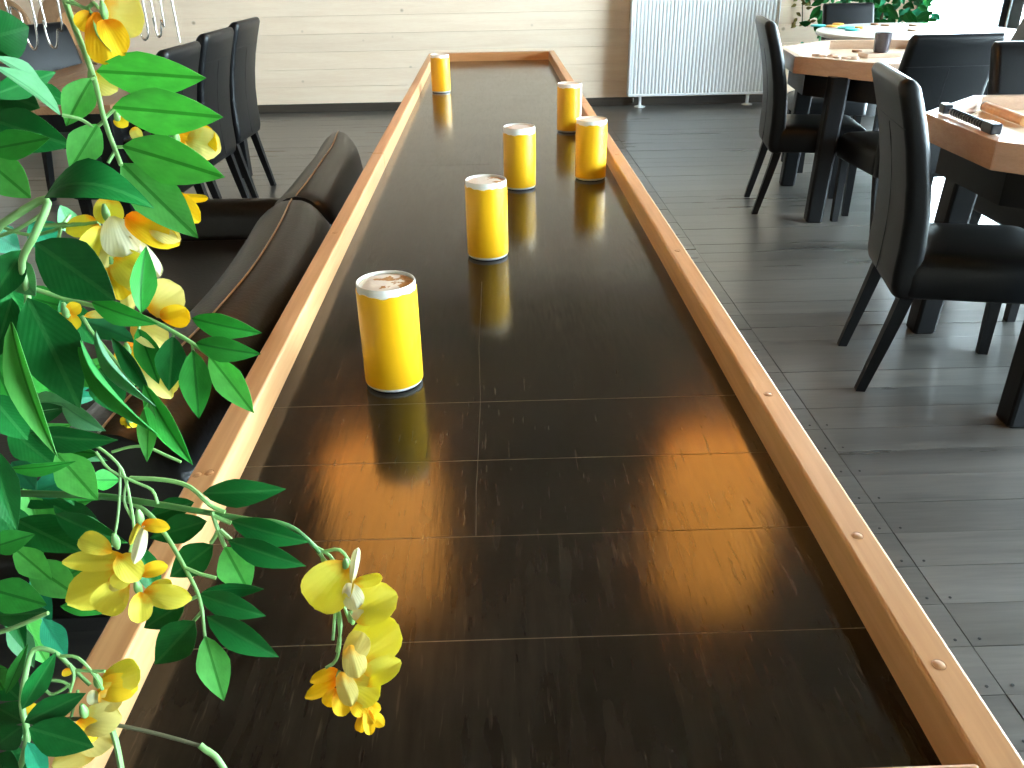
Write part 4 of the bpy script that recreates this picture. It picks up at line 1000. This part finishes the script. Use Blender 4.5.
# leaves further out, to the left of the picture
fill = branch([(-190, 40, 0.60), (-150, 250, 0.58), (-130, 500, 0.56), (-120, 760, 0.52)], 0.003, 0.002, 'stem_dark', 1.5)
for k in range(26):
    bx = random.uniform(-30, 70); by = random.uniform(270, 640)
    a = random.uniform(-0.6, 1.6); l_ = random.uniform(45, 75)
    leaves(fill, [(bx, by, bx + l_ * math.cos(a), by + l_ * math.sin(a), random.uniform(20, 32), random.uniform(0.545, 0.60), random.choice(['dark', 'mid', 'teal', 'pale', 'light']), random.choice([0, 1, 2]))])
for k in range(46):
    bx = random.uniform(-230, -40); by = random.uniform(-60, 820)
    a = random.uniform(0, 2 * PI); l_ = random.uniform(60, 100)
    leaves(fill, [(bx, by, bx + l_ * math.cos(a) * 0.6, by + l_ * math.sin(a), random.uniform(26, 44), random.uniform(0.48, 0.62), random.choice(['dark', 'mid', 'light', 'teal']), random.choice([0, 1, 2]))])

def flower(cpx, cpy, d, petals, stalks=()):
    """calyx with petals; pixel rows (bx, by, tx, ty, width, tone, bend, depth offset)"""
    c = at_d(cpx, cpy, d)
    f = tube('flower', [vj(c + Vector((0, 0, 0.006))), vj(c), vj(c - Vector((0, 0, 0.005)))], lambda s: 0.0009 + 0.0016 * math.sin(s * PI), M['stem'], vine, n=8, sub=3)
    for bx, by, tx, ty, w, tone, bi, dz in petals:
        B = at_d(bx, by, d + dz * 0.5); T = at_d(tx, ty, d + dz)
        place('petal', PETAL[tone, bi], f, PO, B, T, w * d / F_PX, random.uniform(-0.2, 0.2))
    for st in stalks:
        tube('stalk', [vj(at_d(x, y, d + 0.002)) for x, y in st], 0.0011, M['stem'], f, n=6, sub=3)
    return f
flower(346, 566, 0.51, [(349, 563, 312, 606, 50, 'g', 0, 0.0), (352, 585, 358, 548, 9, 'w', 1, -0.01), (350, 584, 382, 577, 13, 'g', 1, -0.008), (347, 583, 357, 609, 21, 'w', 1, -0.012)],
       ([(298, 531), (312, 543), (322, 556), (326, 580), (334, 596)], [(314, 546), (330, 556), (338, 570)], [(322, 552), (340, 550), (352, 566)], [(318, 552), (332, 570), (335, 590)]))
flower(352, 618, 0.512, [(352, 616, 397, 594, 40, 'g', 0, 0.0), (350, 612, 378, 612, 22, 'w', 1, -0.006)], ([(334, 598), (335, 610), (333, 640)], [(338, 606), (341, 625), (337, 652)], [(344, 606), (350, 622)]))
flower(346, 660, 0.514, [(348, 662, 396, 622, 50, 'g', 1, 0.0), (346, 668, 362, 632, 26, 'p', 1, -0.008), (350, 645, 358, 678, 24, 'p', 1, -0.010), (362, 682, 401, 661, 26, 'g', 0, 0.0)], ([(338, 612), (340, 640), (336, 660), (326, 668)],))
flower(340, 678, 0.512, [(338, 670, 310, 682, 13, 'y', 1, 0.0), (338, 678, 305, 698, 15, 'y', 1, 0.0), (336, 688, 326, 706, 15, 'y', 0, 0.0), (346, 682, 379, 698, 32, 'g', 1, -0.006), (338, 690, 344, 716, 18, 'y', 0, -0.004), (340, 672, 352, 706, 20, 'p', 1, -0.010), (352, 700, 366, 714, 18, 'y', 0, -0.004)])
flower(366, 706, 0.512, [(366, 706, 381, 709, 12, 'y', 0, 0.0), (366, 708, 360, 732, 11, 'y', 2, 0.0), (366, 708, 370, 735, 12, 'y', 0, -0.004), (367, 712, 384, 726, 13, 'y', 1, 0.0), (364, 704, 374, 724, 14, 'y', 1, -0.006)])
# flower under the top stem
flower(104, 12, 0.475, [(96, 12, 108, 64, 36, 'y', 1, 0.0), (100, 12, 144, 18, 42, 'p', 1, 0.004), (92, 12, 80, 30, 20, 'y', 0, 0.004), (104, 20, 124, 56, 26, 'y', 0, -0.006)], ([(66, 2), (80, 6), (92, 14), (98, 34), (112, 50)], [(70, 0), (84, 8), (90, 6), (94, 3), (98, 8)]))
flower(92, 80, 0.49, [(90, 78, 118, 90, 24, 'p', 0, 0.0), (90, 80, 93, 102, 9, 'p', 1, 0.0), (86, 80, 104, 94, 16, 'y', 1, 0.0)])
flower(176, 138, 0.49, [(172, 138, 217, 146, 36, 'y', 1, 0.0), (186, 140, 221, 150, 32, 'p', 0, 0.004)])
flower(158, 185, 0.49, [(158, 184, 180, 200, 18, 'y', 0, 0.0), (170, 196, 208, 198, 9, 'y', 1, 0.0), (168, 194, 200, 222, 24, 'y', 0, 0.0), (160, 180, 176, 196, 12, 'p', 1, 0.0)])
flower(118, 118, 0.50, [(115, 118, 128, 126, 14, 'y', 0, 0.0), (132, 128, 142, 140, 12, 'p', 0, 0.0)])
flower(106, 214, 0.485, [(108, 196, 110, 226, 28, 'g', 0, 0.006), (98, 222, 66, 232, 22, 'g', 1, 0.004), (106, 226, 84, 262, 30, 'g', 0, 0.0), (112, 216, 126, 256, 36, 'w', 1, -0.006), (126, 216, 180, 244, 28, 'y', 0, 0.004), (150, 226, 181, 240, 20, 'p', 0, 0.002), (130, 236, 160, 276, 20, 'w', 1, 0.0), (114, 240, 104, 268, 14, 'p', 1, -0.004)],
       ([(44, 226), (75, 225), (98, 222)],))
flower(112, 266, 0.487, [(110, 264, 122, 300, 30, 'y', 0, 0.0), (114, 256, 150, 282, 36, 'g', 0, 0.0), (118, 268, 148, 288, 24, 'p', 1, -0.005), (124, 282, 130, 312, 14, 'p', 1, 0.0)])
flower(150, 300, 0.487, [(148, 310, 182, 288, 40, 'p', 0, 0.0), (158, 312, 190, 320, 22, 'y', 1, 0.0), (160, 316, 186, 308, 14, 'y', 0, -0.004), (132, 324, 168, 344, 28, 'p', 0, 0.004), (134, 322, 150, 348, 20, 'y', 1, 0.004)])
flower(66, 312, 0.48, [(66, 314, 56, 322, 12, 'y', 0, 0.0), (66, 312, 76, 330, 16, 'y', 1, 0.0), (68, 312, 80, 304, 14, 'y', 0, 0.0), (84, 316, 108, 314, 9, 'p', 1, 0.0)], ([(82, 316), (92, 332), (108, 352), (135, 385)],))
flower(128, 352, 0.49, [(120, 348, 138, 374, 28, 'y', 0, 0.0), (126, 342, 150, 380, 26, 'y', 1, 0.0), (140, 366, 172, 398, 22, 'p', 0, 0.002), (150, 376, 178, 388, 24, 'p', 1, 0.002)])
flower(130, 420, 0.50, [(130, 420, 120, 422, 8, 'y', 0, 0.0), (130, 420, 127, 428, 8, 'y', 1, 0.0), (131, 420, 136, 427, 8, 'y', 0, 0.0), (130, 418, 133, 412, 7, 'y', 0, 0.0), (148, 430, 145, 436, 8, 'y', 0, 0.0)])
flower(116, 542, 0.475, [(112, 552, 80, 538, 22, 'g', 0, 0.004), (126, 560, 62, 562, 22, 'g', 1, 0.0), (118, 556, 140, 580, 26, 'g', 0, -0.004), (132, 570, 112, 586, 18, 'g', 0, -0.006), (112, 574, 122, 588, 20, 'p', 1, -0.006)])
flower(140, 518, 0.47, [(142, 524, 170, 528, 14, 'y', 0, 0.0), (144, 526, 134, 564, 13, 'w', 1, -0.004), (140, 522, 130, 545, 8, 'g', 1, 0.0)])
flower(138, 588, 0.475, [(128, 578, 66, 602, 44, 'g', 1, 0.004), (124, 580, 100, 612, 34, 'g', 0, 0.0), (140, 592, 139, 623, 22, 'g', 2, -0.006), (144, 592, 192, 598, 24, 'g', 0, 0.0), (150, 586, 172, 584, 12, 'g', 1, 0.0), (140, 574, 168, 566, 16, 'y', 0, 0.008)])
flower(98, 682, 0.458, [(98, 688, 139, 668, 32, 'g', 1, 0.0), (98, 688, 138, 688, 28, 'y', 0, 0.004), (100, 692, 120, 706, 22, 'p', 1, -0.004), (92, 690, 94, 705, 12, 'w', 1, -0.004), (66, 668, 68, 676, 10, 'y', 0, 0.0)])
flower(84, 712, 0.452, [(80, 722, 122, 718, 32, 'p', 0, 0.004), (76, 726, 112, 746, 34, 'p', 1, 0.002), (78, 720, 96, 740, 24, 'y', 0, 0.0), (96, 746, 52, 766, 28, 'p', 1, 0.006), (24, 716, 36, 704, 14, 'y', 0, 0.01)])

# ------------------------------------------------------------------ plants by the glazed door
FO = Vector((3.30, 7.55, 0))
fic = thing('leafy_plant', 'large potted plant with glossy green leaves beside the glazed door', 'plant', FO)
lathe('planter', [(0, 0), (0.15, 0), (0.20, 0.36), (0.21, 0.38), (0.19, 0.38), (0.18, 0.33), (0, 0.33)], M['pot'], fic, n=32)
tube('stem', [Vector((0, 0, 0.32)), Vector((0.03, 0.02, 0.7)), Vector((-0.03, 0, 1.1)), Vector((0, 0, 1.5))], lambda f: 0.02 - 0.012 * f, M['trunk'], fic, n=8)
random.seed(21)
for k in range(280):
    c = FO + Vector((random.uniform(-0.52, 0.38), random.uniform(-0.25, 0.40), random.uniform(0.48, 1.08)))
    dr = Vector((random.uniform(-1, 1), random.uniform(-1, 0.3), random.uniform(-1.0, 0.3))).normalized()
    L_ = random.uniform(0.09, 0.15)
    place('leaf', LEAF[random.choice(['dark', 'dark', 'teal']), random.choice([0, 1, 2])], fic, FO, c, c + dr * L_, L_ * 0.48, random.uniform(-0.7, 0.7))
VO = Vector((2.86, 8.14, 0.0))
dv = thing('dried_vine', 'thin dried olive vine trailing down the wall beside the leafy plant', 'vine', VO)
tube('stem', [Vector((0, 0.06, 2.0)), Vector((0.03, 0.06, 1.5)), Vector((-0.02, 0.05, 1.0)), Vector((0.01, 0.05, 0.68))], 0.005, M['twig'], dv, n=6)
lathe('wall_holder', [(0, 1.96), (0.05, 1.96), (0.06, 2.05), (0, 2.05)], M['pot'], dv, n=16)
for k in range(46):
    c = VO + Vector((random.uniform(-0.09, 0.10), random.uniform(0.0, 0.06), 0.66 + 0.65 * random.random() ** 1.0))
    dr = Vector((random.uniform(-1, 1), random.uniform(-0.6, 0.0), random.uniform(-1, 0.2))).normalized()
    place('leaf', LEAF['dry', 0], dv, VO, c, c + dr * 0.06, 0.03, random.uniform(-0.6, 0.6))
